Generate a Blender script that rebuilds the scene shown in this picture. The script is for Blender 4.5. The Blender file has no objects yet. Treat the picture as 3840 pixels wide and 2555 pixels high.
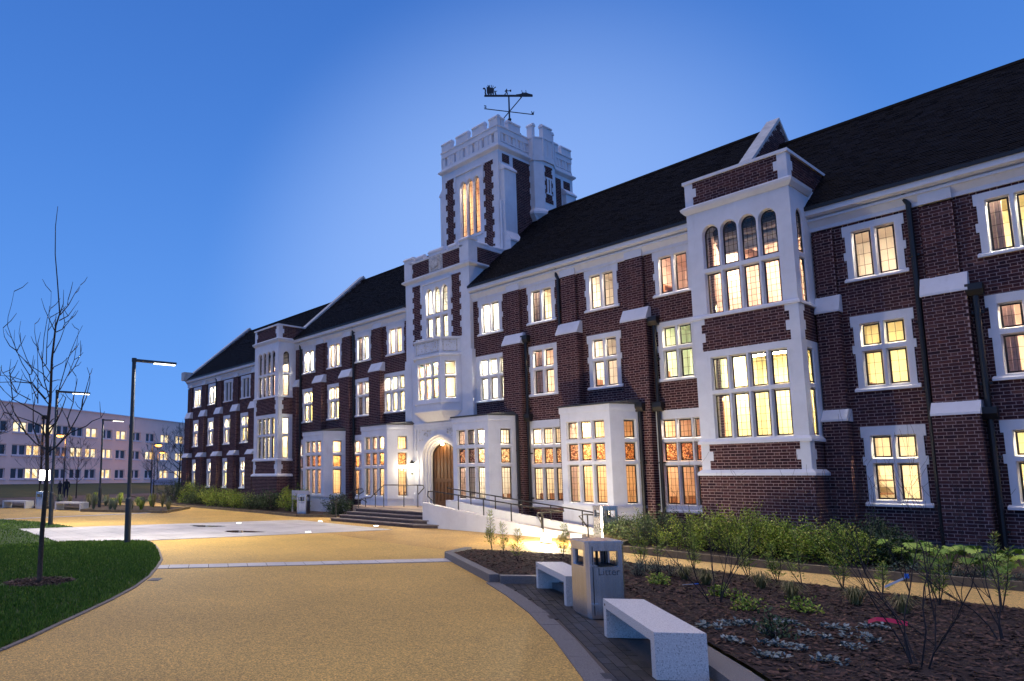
import bpy, math, random
from mathutils import Vector, Matrix
R = random.Random(7)
sc = bpy.context.scene
COL = sc.collection
rad = math.radians
# ------------------------------------------------------------------ camera, sky, exposure
EYE = Vector((0, 0, 1.65))
YAW = -rad(53.2); PIT = math.atan(314 / 2534.0)
FPX, CX, CY = 2534.0, 1290.0, 1476.0
FW = Vector((math.sin(YAW) * math.cos(PIT), math.cos(YAW) * math.cos(PIT), math.sin(PIT)))
RT = Vector((math.cos(YAW), -math.sin(YAW), 0)); UP = RT.cross(FW)
cam = bpy.data.cameras.new('camera'); camo = bpy.data.objects.new('camera', cam); COL.objects.link(camo)
cam.sensor_width = 36; cam.lens = FPX / 3840 * 36
cam.shift_x = (1920 - CX) / 3840; cam.shift_y = (CY - 1277.5) / 3840
cam.clip_start = .05; cam.clip_end = 3000
camo.matrix_world = Matrix(((RT.x, UP.x, -FW.x, EYE.x), (RT.y, UP.y, -FW.y, EYE.y), (RT.z, UP.z, -FW.z, EYE.z), (0, 0, 0, 1)))
sc.camera = camo
def ray(x, y): return FW + RT * ((x - CX) / FPX) + UP * ((CY - y) / FPX)
def at_depth(x, y, d): return EYE + ray(x, y) * d

SUN_EL, SUN_ROT = rad(2.0), rad(62)          # the sun has just gone down behind the building
w = bpy.data.worlds.new('World'); sc.world = w; w.use_nodes = True
nt = w.node_tree; nt.nodes.clear()
sky = nt.nodes.new('ShaderNodeTexSky'); sky.sky_type = 'NISHITA'; sky.sun_disc = False
sky.sun_elevation = SUN_EL; sky.sun_rotation = SUN_ROT; sky.ozone_density = 6.0; sky.air_density = 1.0; sky.dust_density = 0.3
tc = nt.nodes.new('ShaderNodeTexCoord'); sep = nt.nodes.new('ShaderNodeSeparateXYZ')
nt.links.new(tc.outputs['Generated'], sep.inputs[0])
mr = nt.nodes.new('ShaderNodeMapRange'); mr.inputs[1].default_value = 0.0; mr.inputs[2].default_value = .8
nt.links.new(sep.outputs[2], mr.inputs[0])
ramp = nt.nodes.new('ShaderNodeValToRGB'); ramp.color_ramp.interpolation = 'B_SPLINE'
e = ramp.color_ramp.elements
e[0].position = 0; e[0].color = (.135, .33, .80, 1)
e[1].position = 1; e[1].color = (.028, .10, .37, 1)
for p, c in ((.22, (.10, .27, .70)), (.5, (.062, .195, .58)), (.75, (.042, .145, .48))):
    q = e.new(p); q.color = (*c, 1)
nt.links.new(mr.outputs[0], ramp.inputs[0])
# afterglow round the point where the sun went down
gd = Vector((math.sin(rad(-38)), math.cos(rad(-38)), .22)).normalized()
dot = nt.nodes.new('ShaderNodeVectorMath'); dot.operation = 'DOT_PRODUCT'
nt.links.new(tc.outputs['Generated'], dot.inputs[0]); dot.inputs[1].default_value = gd
m2 = nt.nodes.new('ShaderNodeMapRange'); m2.interpolation_type = 'SMOOTHSTEP'
m2.inputs[1].default_value = .885; m2.inputs[2].default_value = 1.0; m2.inputs[4].default_value = .58
nt.links.new(dot.outputs['Value'], m2.inputs[0])
mixg = nt.nodes.new('ShaderNodeMix'); mixg.data_type = 'RGBA'
nt.links.new(m2.outputs[0], mixg.inputs[0]); nt.links.new(ramp.outputs[0], mixg.inputs[6]); mixg.inputs[7].default_value = (.32, .48, .86, 1)
mixn = nt.nodes.new('ShaderNodeMix'); mixn.data_type = 'RGBA'; mixn.inputs[0].default_value = .02
nt.links.new(mixg.outputs[2], mixn.inputs[6]); nt.links.new(sky.outputs[0], mixn.inputs[7])
bg = nt.nodes.new('ShaderNodeBackground'); bg.inputs[1].default_value = 1.0
out = nt.nodes.new('ShaderNodeOutputWorld')
nt.links.new(mixn.outputs[2], bg.inputs[0]); nt.links.new(bg.outputs[0], out.inputs[0])
# broad warm overhead fill, added to warm the tan paving; not the sunset direction
sl = bpy.data.lights.new('sun', 'SUN'); sl.energy = 1.15; sl.angle = rad(60); sl.color = (1, .74, .47)
so = bpy.data.objects.new('sun', sl); COL.objects.link(so); so.rotation_euler = (rad(9), 0, rad(-22))
vs = sc.view_settings; vs.view_transform = 'Standard'; vs.look = 'None'; vs.exposure = .35; vs.gamma = 1; vs.use_curve_mapping = False
sc.render.engine = 'CYCLES'; cy = sc.cycles
cy.use_denoising = True; cy.max_bounces = 6; cy.diffuse_bounces = 3; cy.glossy_bounces = 3; cy.transparent_max_bounces = 12
cy.sample_clamp_indirect = 4.0; cy.sample_clamp_direct = 0; cy.caustics_reflective = False; cy.caustics_refractive = False; cy.use_light_tree = True

# ------------------------------------------------------------------ helpers
def link(o): COL.objects.link(o); return o
def put(o, parent):
    if parent is not None:
        o.parent = parent
        if parent.type == 'EMPTY' and parent.get('_w', 1): o.matrix_parent_inverse = Matrix.Translation(-parent.location)
    return o
def tag(o, label=None, cat=None, group=None, kind=None):
    if label: o['label'] = label
    if cat: o['category'] = cat
    if group: o['group'] = group
    if kind: o['kind'] = kind
    return o
def empty(name, loc, label, cat, group=None, rz=None):
    o = link(bpy.data.objects.new(name, None)); o.location = loc; o.empty_display_size = .2
    if rz is not None: o.rotation_euler = (0, 0, rz); LOCAL.add(o.name)
    return tag(o, label, cat, group)
LOCAL = set()
class Fr:
    """vertical plane: origin (x,y), u runs along (dx,dy), d goes into the building, z up"""
    def __init__(s, x, y, dx=1., dy=0.):
        l = math.hypot(dx, dy); s.x, s.y, s.dx, s.dy = x, y, dx / l, dy / l; s.len = l
    def P(s, u, d, z): return (s.x + s.dx * u - s.dy * d, s.y + s.dy * u + s.dx * d, z)
    def ang(s): return math.atan2(s.dy, s.dx)
class MB:
    def __init__(s): s.v = []; s.f = []; s.t = []; s.m = []; s.ct = 0.; s.cm = 0
    def face(s, pts):
        n = len(s.v); s.v.extend(tuple(p) for p in pts); s.f.append(tuple(range(n, n + len(pts)))); s.t.append(s.ct); s.m.append(s.cm)
    def hexa(s, p):
        n = len(s.v); s.v.extend(tuple(q) for q in p)
        for a in ((0, 3, 2, 1), (4, 5, 6, 7), (0, 1, 5, 4), (1, 2, 6, 5), (2, 3, 7, 6), (3, 0, 4, 7)):
            s.f.append(tuple(n + i for i in a)); s.t.append(s.ct); s.m.append(s.cm)
    def box(s, x0, y0, z0, x1, y1, z1):
        s.hexa(((x0, y0, z0), (x1, y0, z0), (x1, y1, z0), (x0, y1, z0), (x0, y0, z1), (x1, y0, z1), (x1, y1, z1), (x0, y1, z1)))
    def fbox(s, F, u0, u1, d0, d1, z0, z1):
        s.hexa([F.P(*q) for q in ((u0, d0, z0), (u1, d0, z0), (u1, d1, z0), (u0, d1, z0), (u0, d0, z1), (u1, d0, z1), (u1, d1, z1), (u0, d1, z1))])
    def prof(s, F, pts, u0, u1):            # (d,z) profile run along u
        n = len(pts)
        for i in range(n):
            a, b = pts[i], pts[(i + 1) % n]
            s.face([F.P(u0, *a), F.P(u1, *a), F.P(u1, *b), F.P(u0, *b)])
        s.face([F.P(u0, *p) for p in pts]); s.face([F.P(u1, *p) for p in reversed(pts)])
    def pris(s, F, pts, d0, d1):            # (u,z) outline run through d
        n = len(pts)
        for i in range(n):
            a, b = pts[i], pts[(i + 1) % n]
            s.face([F.P(a[0], d0, a[1]), F.P(b[0], d0, b[1]), F.P(b[0], d1, b[1]), F.P(a[0], d1, a[1])])
        s.face([F.P(p[0], d0, p[1]) for p in reversed(pts)]); s.face([F.P(p[0], d1, p[1]) for p in pts])
    def slab(s, pts, z0, z1):               # xy polygon
        n = len(pts)
        for i in range(n):
            a, b = pts[i], pts[(i + 1) % n]
            s.face([(*a, z0), (*b, z0), (*b, z1), (*a, z1)])
        s.face([(*p, z1) for p in pts]); s.face([(*p, z0) for p in reversed(pts)])
    def sheet(s, pts, z): s.face([(*p, z) for p in pts])
    def tube(s, path, r, n=6, cap=True):
        path = [Vector(p) for p in path]; rr = r if isinstance(r, (list, tuple)) else [r] * len(path); rings = []
        ref = None
        for i, p in enumerate(path):
            t = (path[min(i + 1, len(path) - 1)] - path[max(i - 1, 0)])
            if t.length < 1e-9: t = Vector((0, 0, 1))
            t.normalize()
            if ref is None: ref = Vector((1, 0, 0)) if abs(t.x) < .8 else Vector((0, 1, 0))
            a = t.cross(ref).normalized(); b = t.cross(a); ref = b.cross(t) if False else ref
            k = len(s.v); rings.append(k)
            for j in range(n):
                c = math.cos(6.28319 * j / n); q = math.sin(6.28319 * j / n)
                s.v.append(tuple(p + (a * c + b * q) * rr[i]))
        for i in range(len(rings) - 1):
            for j in range(n):
                s.f.append((rings[i] + j, rings[i] + (j + 1) % n, rings[i + 1] + (j + 1) % n, rings[i + 1] + j)); s.t.append(s.ct); s.m.append(s.cm)
        if cap:
            for k in (rings[0], rings[-1]): s.f.append(tuple(k + j for j in range(n))); s.t.append(s.ct); s.m.append(s.cm)
    def lathe(s, c, prof, n=12):
        rings = []
        for r, z in prof:
            k = len(s.v); rings.append(k)
            for j in range(n): s.v.append((c[0] + r * math.cos(6.28319 * j / n), c[1] + r * math.sin(6.28319 * j / n), c[2] + z))
        for i in range(len(rings) - 1):
            for j in range(n): s.f.append((rings[i] + j, rings[i] + (j + 1) % n, rings[i + 1] + (j + 1) % n, rings[i + 1] + j)); s.t.append(s.ct); s.m.append(s.cm)
        for k in (rings[0], rings[-1]): s.f.append(tuple(k + j for j in range(n))); s.t.append(s.ct); s.m.append(s.cm)
    def mesh(s, name, mats, tint=False, smooth=False):
        me = bpy.data.meshes.new(name); me.from_pydata(s.v, [], s.f)
        for m in (mats if isinstance(mats, (list, tuple)) else [mats]): me.materials.append(m)
        if isinstance(mats, (list, tuple)): me.polygons.foreach_set('material_index', s.m)
        if tint:
            a = me.attributes.new('tint', 'FLOAT', 'FACE'); a.data.foreach_set('value', s.t)
        if smooth: me.polygons.foreach_set('use_smooth', [True] * len(s.f))
        return me
    def build(s, name, mats, parent=None, tint=False, smooth=False, kind=None):
        o = link(bpy.data.objects.new(name, s.mesh(name, mats, tint, smooth)))
        if parent is not None:
            o.parent = parent
            if parent.type == 'EMPTY' and parent.name not in LOCAL: o.matrix_parent_inverse = Matrix.Translation(-parent.location)
        if kind: o['kind'] = kind
        return o
def copy_tree(o, parent=None):
    c = o.copy(); link(c)
    if parent is not None: c.parent = parent; c.matrix_parent_inverse = o.matrix_parent_inverse
    for ch in list(o.children): copy_tree(ch, c)
    return c
def inst(name, me, parent, loc, rz=0):
    o = link(bpy.data.objects.new(name, me)); o.location = loc; o.rotation_euler = (0, 0, rz)
    if parent is not None:
        o.parent = parent
        if parent.type == 'EMPTY' and parent.name not in LOCAL: o.matrix_parent_inverse = Matrix.Translation(-parent.location)
    return o

# ------------------------------------------------------------------ materials
def mat(name, col=(.5, .5, .5), rough=.7, metal=0., spec=.5, noise=None, bump=None, ramp=None, tint=None, emit=None, obj=False):
    """noise=(scale, darker, lighter): mottling; tint=[colours] picks by the 'tint' attribute; bump=(scale,strength)"""
    m = bpy.data.materials.new(name); m.use_nodes = True; t = m.node_tree; b = t.nodes['Principled BSDF']
    b.inputs['Roughness'].default_value = rough; b.inputs['Metallic'].default_value = metal; b.inputs['Specular IOR Level'].default_value = spec
    src = None
    tcn = t.nodes.new('ShaderNodeTexCoord')
    if tint:
        a = t.nodes.new('ShaderNodeAttribute'); a.attribute_name = 'tint'; fac = a.outputs['Fac']
        if obj:
            oi = t.nodes.new('ShaderNodeObjectInfo'); ad = t.nodes.new('ShaderNodeMath'); ad.operation = 'ADD'
            t.links.new(fac, ad.inputs[0]); t.links.new(oi.outputs['Random'], ad.inputs[1])
            fr = t.nodes.new('ShaderNodeMath'); fr.operation = 'FRACT'; t.links.new(ad.outputs[0], fr.inputs[0]); fac = fr.outputs[0]
        cr = t.nodes.new('ShaderNodeValToRGB'); el = cr.color_ramp.elements
        el[0].position = 0; el[0].color = (*tint[0], 1); el[1].position = 1; el[1].color = (*tint[-1], 1)
        for i, c in enumerate(tint[1:-1]): q = el.new((i + 1) / (len(tint) - 1)); q.color = (*c, 1)
        t.links.new(fac, cr.inputs[0]); src = cr.outputs[0]
    if noise:
        n = t.nodes.new('ShaderNodeTexNoise'); n.inputs['Scale'].default_value = noise[0]; n.inputs['Detail'].default_value = 8; n.inputs['Roughness'].default_value = .65
        t.links.new(tcn.outputs['Object'], n.inputs['Vector'])
        mr_ = t.nodes.new('ShaderNodeMapRange'); mr_.inputs[1].default_value = .3; mr_.inputs[2].default_value = .7; mr_.inputs[3].default_value = noise[1]; mr_.inputs[4].default_value = noise[2]
        t.links.new(n.outputs[0], mr_.inputs[0])
        mx = t.nodes.new('ShaderNodeMix'); mx.data_type = 'RGBA'; mx.blend_type = 'MULTIPLY'; mx.inputs[0].default_value = 1
        if src: t.links.new(src, mx.inputs[6])
        else: mx.inputs[6].default_value = (*col, 1)
        t.links.new(mr_.outputs[0], mx.inputs[7]); src = mx.outputs[2]
    if src: t.links.new(src, b.inputs['Base Color'])
    else: b.inputs['Base Color'].default_value = (*col, 1)
    if bump:
        n = t.nodes.new('ShaderNodeTexNoise'); n.inputs['Scale'].default_value = bump[0]; n.inputs['Detail'].default_value = 6
        t.links.new(tcn.outputs['Object'], n.inputs['Vector'])
        bp = t.nodes.new('ShaderNodeBump'); bp.inputs['Strength'].default_value = bump[1]; bp.inputs['Distance'].default_value = .02
        t.links.new(n.outputs[0], bp.inputs['Height']); t.links.new(bp.outputs[0], b.inputs['Normal'])
    if emit: b.inputs['Emission Color'].default_value = (*emit[0], 1); b.inputs['Emission Strength'].default_value = emit[1]
    return m
def nodes(m): return m.node_tree, m.node_tree.nodes['Principled BSDF']
def emis(name, col, s):
    m = bpy.data.materials.new(name); m.use_nodes = True; t = m.node_tree; t.nodes.clear()
    e_ = t.nodes.new('ShaderNodeEmission'); e_.inputs[0].default_value = (*col, 1); e_.inputs[1].default_value = s
    o_ = t.nodes.new('ShaderNodeOutputMaterial'); t.links.new(e_.outputs[0], o_.inputs[0]); return m
BRICK = mat('brick', rough=.9, spec=.25, tint=[(.040, .015, .020), (.070, .025, .028), (.028, .012, .019), (.092, .035, .036), (.050, .019, .023), (.125, .058, .055)], noise=(9, .75, 1.25), bump=(60, .3), obj=True)
BLUEBRICK = mat('blue_brick', rough=.6, tint=[(.03, .035, .06), (.05, .055, .085)], noise=(9, .8, 1.2), obj=True)
MORTAR = mat('mortar', (.46, .33, .31), .95, noise=(14, .75, 1.15))
STONE = mat('painted_stone', (.72, .74, .80), .6, noise=(2.2, .9, 1.04), bump=(40, .12))
def weather(m, amt=.35, sc_=(1.2, 1.2, .25)):
    t, b = nodes(m); src = b.inputs['Base Color'].links[0].from_socket
    tcn = t.nodes.new('ShaderNodeTexCoord'); mp = t.nodes.new('ShaderNodeMapping'); mp.inputs['Scale'].default_value = sc_
    n = t.nodes.new('ShaderNodeTexNoise'); n.inputs['Scale'].default_value = 3.0; n.inputs['Detail'].default_value = 9; n.inputs['Roughness'].default_value = .7
    t.links.new(tcn.outputs['Object'], mp.inputs[0]); t.links.new(mp.outputs[0], n.inputs['Vector'])
    k = t.nodes.new('ShaderNodeMapRange'); k.inputs[1].default_value = .56; k.inputs[2].default_value = .78; k.inputs[4].default_value = amt
    t.links.new(n.outputs[0], k.inputs[0])
    mx = t.nodes.new('ShaderNodeMix'); mx.data_type = 'RGBA'; t.links.new(k.outputs[0], mx.inputs[0]); t.links.new(src, mx.inputs[6]); mx.inputs[7].default_value = (.33, .31, .30, 1)
    t.links.new(mx.outputs[2], b.inputs['Base Color'])
weather(STONE, .28)
CARVED = mat('carved_stone', (.72, .70, .68), .7, noise=(11, .45, 1.1), bump=(14, 1.0))
COPING = mat('coping_stone', (.50, .53, .55), .8, noise=(3, .7, 1.2), bump=(30, .3))
TILE = mat('roof_tile', rough=.85, spec=.12, tint=[(.0008, .0015, .004), (.0015, .003, .008), (.001, .002, .005), (.004, .007, .014)], noise=(1.3, .6, 1.3), obj=False)
LEAD = mat('lead_sheet', (.05, .053, .06), .55, noise=(4, .7, 1.2))
IRON = mat('black_ironwork', (.012, .012, .014), .45)
CASE = mat('window_iron', (.010, .011, .013), .5)
BAR = mat('glazing_lead', (.02, .02, .022), .5)
def glass(name, tintc=(1, 1, 1), wav=.0):
    m = bpy.data.materials.new(name); m.use_nodes = True; t = m.node_tree; t.nodes.clear()
    tr = t.nodes.new('ShaderNodeBsdfTransparent'); tr.inputs[0].default_value = (*tintc, 1)
    gl = t.nodes.new('ShaderNodeBsdfGlossy'); gl.inputs['Roughness'].default_value = .03
    fr = t.nodes.new('ShaderNodeFresnel'); fr.inputs[0].default_value = 1.5
    mu = t.nodes.new('ShaderNodeMath'); mu.operation = 'MULTIPLY'; mu.inputs[1].default_value = 1.4; mu.use_clamp = True
    tcn = t.nodes.new('ShaderNodeTexCoord'); n = t.nodes.new('ShaderNodeTexNoise'); n.inputs['Scale'].default_value = 9
    t.links.new(tcn.outputs['Object'], n.inputs['Vector'])
    bp = t.nodes.new('ShaderNodeBump'); bp.inputs['Strength'].default_value = .12; bp.inputs['Distance'].default_value = .02
    t.links.new(n.outputs[0], bp.inputs['Height']); t.links.new(bp.outputs[0], gl.inputs['Normal'])
    mx = t.nodes.new('ShaderNodeMixShader'); o_ = t.nodes.new('ShaderNodeOutputMaterial')
    t.links.new(fr.outputs[0], mu.inputs[0]); t.links.new(mu.outputs[0], mx.inputs[0]); t.links.new(tr.outputs[0], mx.inputs[1]); t.links.new(gl.outputs[0], mx.inputs[2]); t.links.new(mx.outputs[0], o_.inputs[0])
    return m
GLASS = glass('window_glass', (.93, .95, .93))
def stained(name, cols, scale, line=.06, base=(1, .86, .6)):
    """leaded coloured glass: cells of clear colour between dark cames"""
    m = bpy.data.materials.new(name); m.use_nodes = True; t = m.node_tree; t.nodes.clear()
    tcn = t.nodes.new('ShaderNodeTexCoord'); oi = t.nodes.new('ShaderNodeObjectInfo')
    ad = t.nodes.new('ShaderNodeVectorMath'); ad.operation = 'MULTIPLY_ADD'; ad.inputs[1].default_value = (1, 1, 1)
    sc2 = t.nodes.new('ShaderNodeVectorMath'); sc2.operation = 'SCALE'; sc2.inputs['Scale'].default_value = 9; cx_ = t.nodes.new('ShaderNodeCombineXYZ')
    for i in range(3): t.links.new(oi.outputs['Random'], cx_.inputs[i])
    t.links.new(cx_.outputs[0], sc2.inputs[0]); t.links.new(tcn.outputs['Object'], ad.inputs[0]); t.links.new(sc2.outputs[0], ad.inputs[2])
    vo = t.nodes.new('ShaderNodeTexVoronoi'); vo.inputs['Scale'].default_value = scale; t.links.new(ad.outputs[0], vo.inputs['Vector'])
    ve = t.nodes.new('ShaderNodeTexVoronoi'); ve.feature = 'DISTANCE_TO_EDGE'; ve.inputs['Scale'].default_value = scale; t.links.new(ad.outputs[0], ve.inputs['Vector'])
    cr = t.nodes.new('ShaderNodeValToRGB'); cr.color_ramp.interpolation = 'CONSTANT'; el = cr.color_ramp.elements
    el[0].position = 0; el[0].color = (*cols[0], 1); el[1].position = (len(cols) - 1) / len(cols); el[1].color = (*cols[-1], 1)
    for i, c in enumerate(cols[1:-1]): q = el.new((i + 1) / len(cols)); q.color = (*c, 1)
    sp = t.nodes.new('ShaderNodeSeparateColor'); t.links.new(vo.outputs['Color'], sp.inputs[0]); t.links.new(sp.outputs[0], cr.inputs[0])
    tr = t.nodes.new('ShaderNodeBsdfTransparent'); t.links.new(cr.outputs[0], tr.inputs[0])
    gl = t.nodes.new('ShaderNodeBsdfGlossy'); gl.inputs['Roughness'].default_value = .08; fr = t.nodes.new('ShaderNodeFresnel')
    m1 = t.nodes.new('ShaderNodeMixShader'); t.links.new(fr.outputs[0], m1.inputs[0]); t.links.new(tr.outputs[0], m1.inputs[1]); t.links.new(gl.outputs[0], m1.inputs[2])
    df = t.nodes.new('ShaderNodeBsdfDiffuse'); df.inputs[0].default_value = (.01, .01, .01, 1)
    lt = t.nodes.new('ShaderNodeMath'); lt.operation = 'LESS_THAN'; lt.inputs[1].default_value = line; t.links.new(ve.outputs['Distance'], lt.inputs[0])
    m2_ = t.nodes.new('ShaderNodeMixShader'); t.links.new(lt.outputs[0], m2_.inputs[0]); t.links.new(m1.outputs[0], m2_.inputs[1]); t.links.new(df.outputs[0], m2_.inputs[2])
    o_ = t.nodes.new('ShaderNodeOutputMaterial'); t.links.new(m2_.outputs[0], o_.inputs[0]); return m
STAINED = stained('stained_glass', [(1, .9, .7), (.9, .25, .15), (1, .88, .66), (.2, .55, .35), (1, .85, .55), (.35, .6, .8), (.85, .35, .25), (1, .92, .75)], 17, .05)
HERALD = stained('heraldic_glass', [(1, .8, .5), (.5, .25, .14), (1, .78, .5), (.28, .15, .1), (.85, .5, .3), (1, .84, .6)], 22, .06)
OAK = mat('oak_door', (.17, .075, .022), .45, noise=(6, .6, 1.3), bump=(25, .2))
def stretch(m, s):
    t, b = nodes(m)
    for n in list(t.nodes):
        if n.type == 'TEX_NOISE':
            mp = t.nodes.new('ShaderNodeMapping'); mp.inputs['Scale'].default_value = s
            src = n.inputs['Vector'].links[0].from_socket; t.links.new(src, mp.inputs[0]); t.links.new(mp.outputs[0], n.inputs['Vector'])
stretch(OAK, (6, 6, .5))
# ------------------------------------------------------------------ main building: generic pieces
AX = -19.55
BLD = empty('university_building', (AX, 19.6, 0), 'long brick building with white stone bays, battlemented tower and lit windows', 'building')
CO, SL, HL, JT = .075, .211, .0985, .014
def cut(rects, hole):
    o = []
    hu0, hu1, hz0, hz1 = hole
    for (a, b, c, d) in rects:
        if hu1 <= a or hu0 >= b or hz1 <= c or hz0 >= d: o.append((a, b, c, d)); continue
        if hu0 > a: o.append((a, hu0, c, d))
        if hu1 < b: o.append((hu1, b, c, d))
        m0, m1 = max(a, hu0), min(b, hu1)
        if hz0 > c: o.append((m0, m1, c, hz0))
        if hz1 < d: o.append((m0, m1, hz1, d))
    return o
NEAR = []            # bricks built one by one
def brick_rects(u0, u1, z0, z1, holes=()):
    out = []
    k0, k1 = int(math.floor(z0 / CO)), int(math.ceil(z1 / CO))
    for k in range(k0, k1):
        a, b = max(z0, k * CO + JT / 2), min(z1, (k + 1) * CO - JT / 2)
        if b - a < .012: continue
        hs = [h for h in holes if h[2] < b and h[3] > a]
        u = math.floor(u0 / .3375) * .3375 - .3375 + (.16875 if k % 2 else 0)
        head = False
        while u < u1:
            l = HL if head else SL
            p, q = max(u0, u), min(u1, u + l)
            if q - p > .02:
                rs = [(p, q, a, b)]
                for h in hs: rs = cut(rs, h)
                out.extend(r for r in rs if r[1] - r[0] > .018 and r[3] - r[2] > .012)
            u += l + JT; head = not head
    return out
def wall(F, u0, u1, z0, z1, holes=(), parent=None, name='wall', mb=None, bb=None, d=0., near=None, blue=None):
    """mortar sheet with real bricks standing proud of it; holes are left open in both"""
    mb = mb if mb is not None else MB(); bb = bb if bb is not None else MB()
    us = sorted({u0, u1, *[min(max(h[0], u0), u1) for h in holes], *[min(max(h[1], u0), u1) for h in holes]})
    zs = sorted({z0, z1, *[min(max(h[2], z0), z1) for h in holes], *[min(max(h[3], z0), z1) for h in holes]})
    for i in range(len(us) - 1):
        for j in range(len(zs) - 1):
            uc, zc = (us[i] + us[i + 1]) / 2, (zs[j] + zs[j + 1]) / 2
            if us[i + 1] - us[i] < 1e-5 or zs[j + 1] - zs[j] < 1e-5 or any(h[0] < uc < h[1] and h[2] < zc < h[3] for h in holes): continue
            mb.face([F.P(us[i], d, zs[j]), F.P(us[i + 1], d, zs[j]), F.P(us[i + 1], d, zs[j + 1]), F.P(us[i], d, zs[j + 1])])
    for r in brick_rects(u0, u1, z0, z1, holes):
        if near and near(r): NEAR.append((F, r, d)); continue
        bb.ct = R.random(); one_brick(bb, F, r, d)
    return mb, bb
def one_brick(bb, F, r, d):
    a, b, c, e_ = r; p = .005 + .004 * R.random()
    g = lambda u, dd, z: F.P(u, dd, z)
    n = len(bb.v); f0 = d - p
    bb.v.extend((g(a, f0, c), g(b, f0, c), g(b, f0, e_), g(a, f0, e_), g(a, d, c), g(b, d, c), g(b, d, e_), g(a, d, e_)))
    for q in ((0, 1, 2, 3), (4, 5, 1, 0), (5, 6, 2, 1), (6, 7, 3, 2), (7, 4, 0, 3)): bb.f.append(tuple(n + i for i in q)); bb.t.append(bb.ct); bb.m.append(0)
def arch_pts(u0, u1, zs, za, n=10, four=False):
    """left springing -> apex -> right springing of a pointed (or four-centred) arch"""
    w = (u1 - u0) / 2; h = za - zs; L = []
    for i in range(n + 1):
        t = i / n
        if four: x = 1 - math.cos(t * math.pi / 2) ** 1.0; x = t ** 1.75; y = min(1, (math.sin(min(1, t * 1.0) * math.pi / 2) ** .62) * .80 + .20 * t)
        else: x = t ** 1.55; y = math.sin(t * math.pi / 2) ** .85
        L.append((u0 + w * x, zs + h * y))
    return L + [(u0 + u1 - p[0], p[1]) for p in reversed(L[:-1])]
def stone_face(mb, F, u0, u1, z0, z1, lights, d0=-.03, dep=.11, sp=.028, back=None):
    """a stone plate at depth d0 with openings; each opening is splayed back to depth d0+dep.
    lights: (u0,u1,z0,z1,arch rise)"""
    fr = [(a - sp, b + sp, c - sp, e_ + (sp if not h else sp * .8), h) for a, b, c, e_, h in lights]
    us = sorted({u0, u1, *[x for l in fr for x in l[:2]]}); zs = sorted({z0, z1, *[x for l in fr for x in l[2:4]]})
    for i in range(len(us) - 1):
        for j in range(len(zs) - 1):
            uc, zc = (us[i] + us[i + 1]) / 2, (zs[j] + zs[j + 1]) / 2
            if any(l[0] < uc < l[1] and l[2] < zc < l[3] for l in fr): continue
            mb.face([F.P(us[i], d0, zs[j]), F.P(us[i + 1], d0, zs[j]), F.P(us[i + 1], d0, zs[j + 1]), F.P(us[i], d0, zs[j + 1])])
    d1 = d0 + dep
    for (a, b, c, e_, h), (A, B, C_, D_, H) in zip(lights, fr):
        if not h: o, i_ = [(A, C_), (B, C_), (B, D_), (A, D_)], [(a, c), (b, c), (b, e_), (a, e_)]
        else:
            oc, ic = arch_pts(A, B, e_ - h, D_), arch_pts(a, b, e_ - h, e_)
            for p, q in zip(oc[:-1], oc[1:]): mb.face([F.P(p[0], d0, p[1]), F.P(q[0], d0, q[1]), F.P(q[0], d0, D_), F.P(p[0], d0, D_)])
            o = [(A, C_), (B, C_)] + oc[::-1]; i_ = [(a, c), (b, c)] + ic[::-1]
        n = len(o)
        for k in range(n):
            p, q, r, s_ = o[k], o[(k + 1) % n], i_[(k + 1) % n], i_[k]
            mb.face([F.P(p[0], d0, p[1]), F.P(q[0], d0, q[1]), F.P(r[0], d1, r[1]), F.P(s_[0], d1, s_[1])])
    if d0 < 0:
     for (p, q) in (((u0, z0), (u1, z0)), ((u1, z0), (u1, z1)), ((u1, z1), (u0, z1)), ((u0, z1), (u0, z0))):
        mb.face([F.P(p[0], d0, p[1]), F.P(p[0], .02, p[1]), F.P(q[0], .02, q[1]), F.P(q[0], d0, q[1])])
_cm = {}
def outline(wd, ht, h, n=8):
    return [(0, 0), (wd, 0), (wd, ht), (0, ht)] if not h else [(0, 0), (wd, 0)] + arch_pts(0, wd, ht - h, ht, n)[::-1]
def in_arch(wd, ht, h, u):
    if not h: return ht
    L = arch_pts(0, wd, ht - h, ht, 8)
    for p, q in zip(L[:-1], L[1:]):
        if p[0] <= u <= q[0] and q[0] > p[0]: return p[1] + (q[1] - p[1]) * (u - p[0]) / (q[0] - p[0])
    return ht - h
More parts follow.
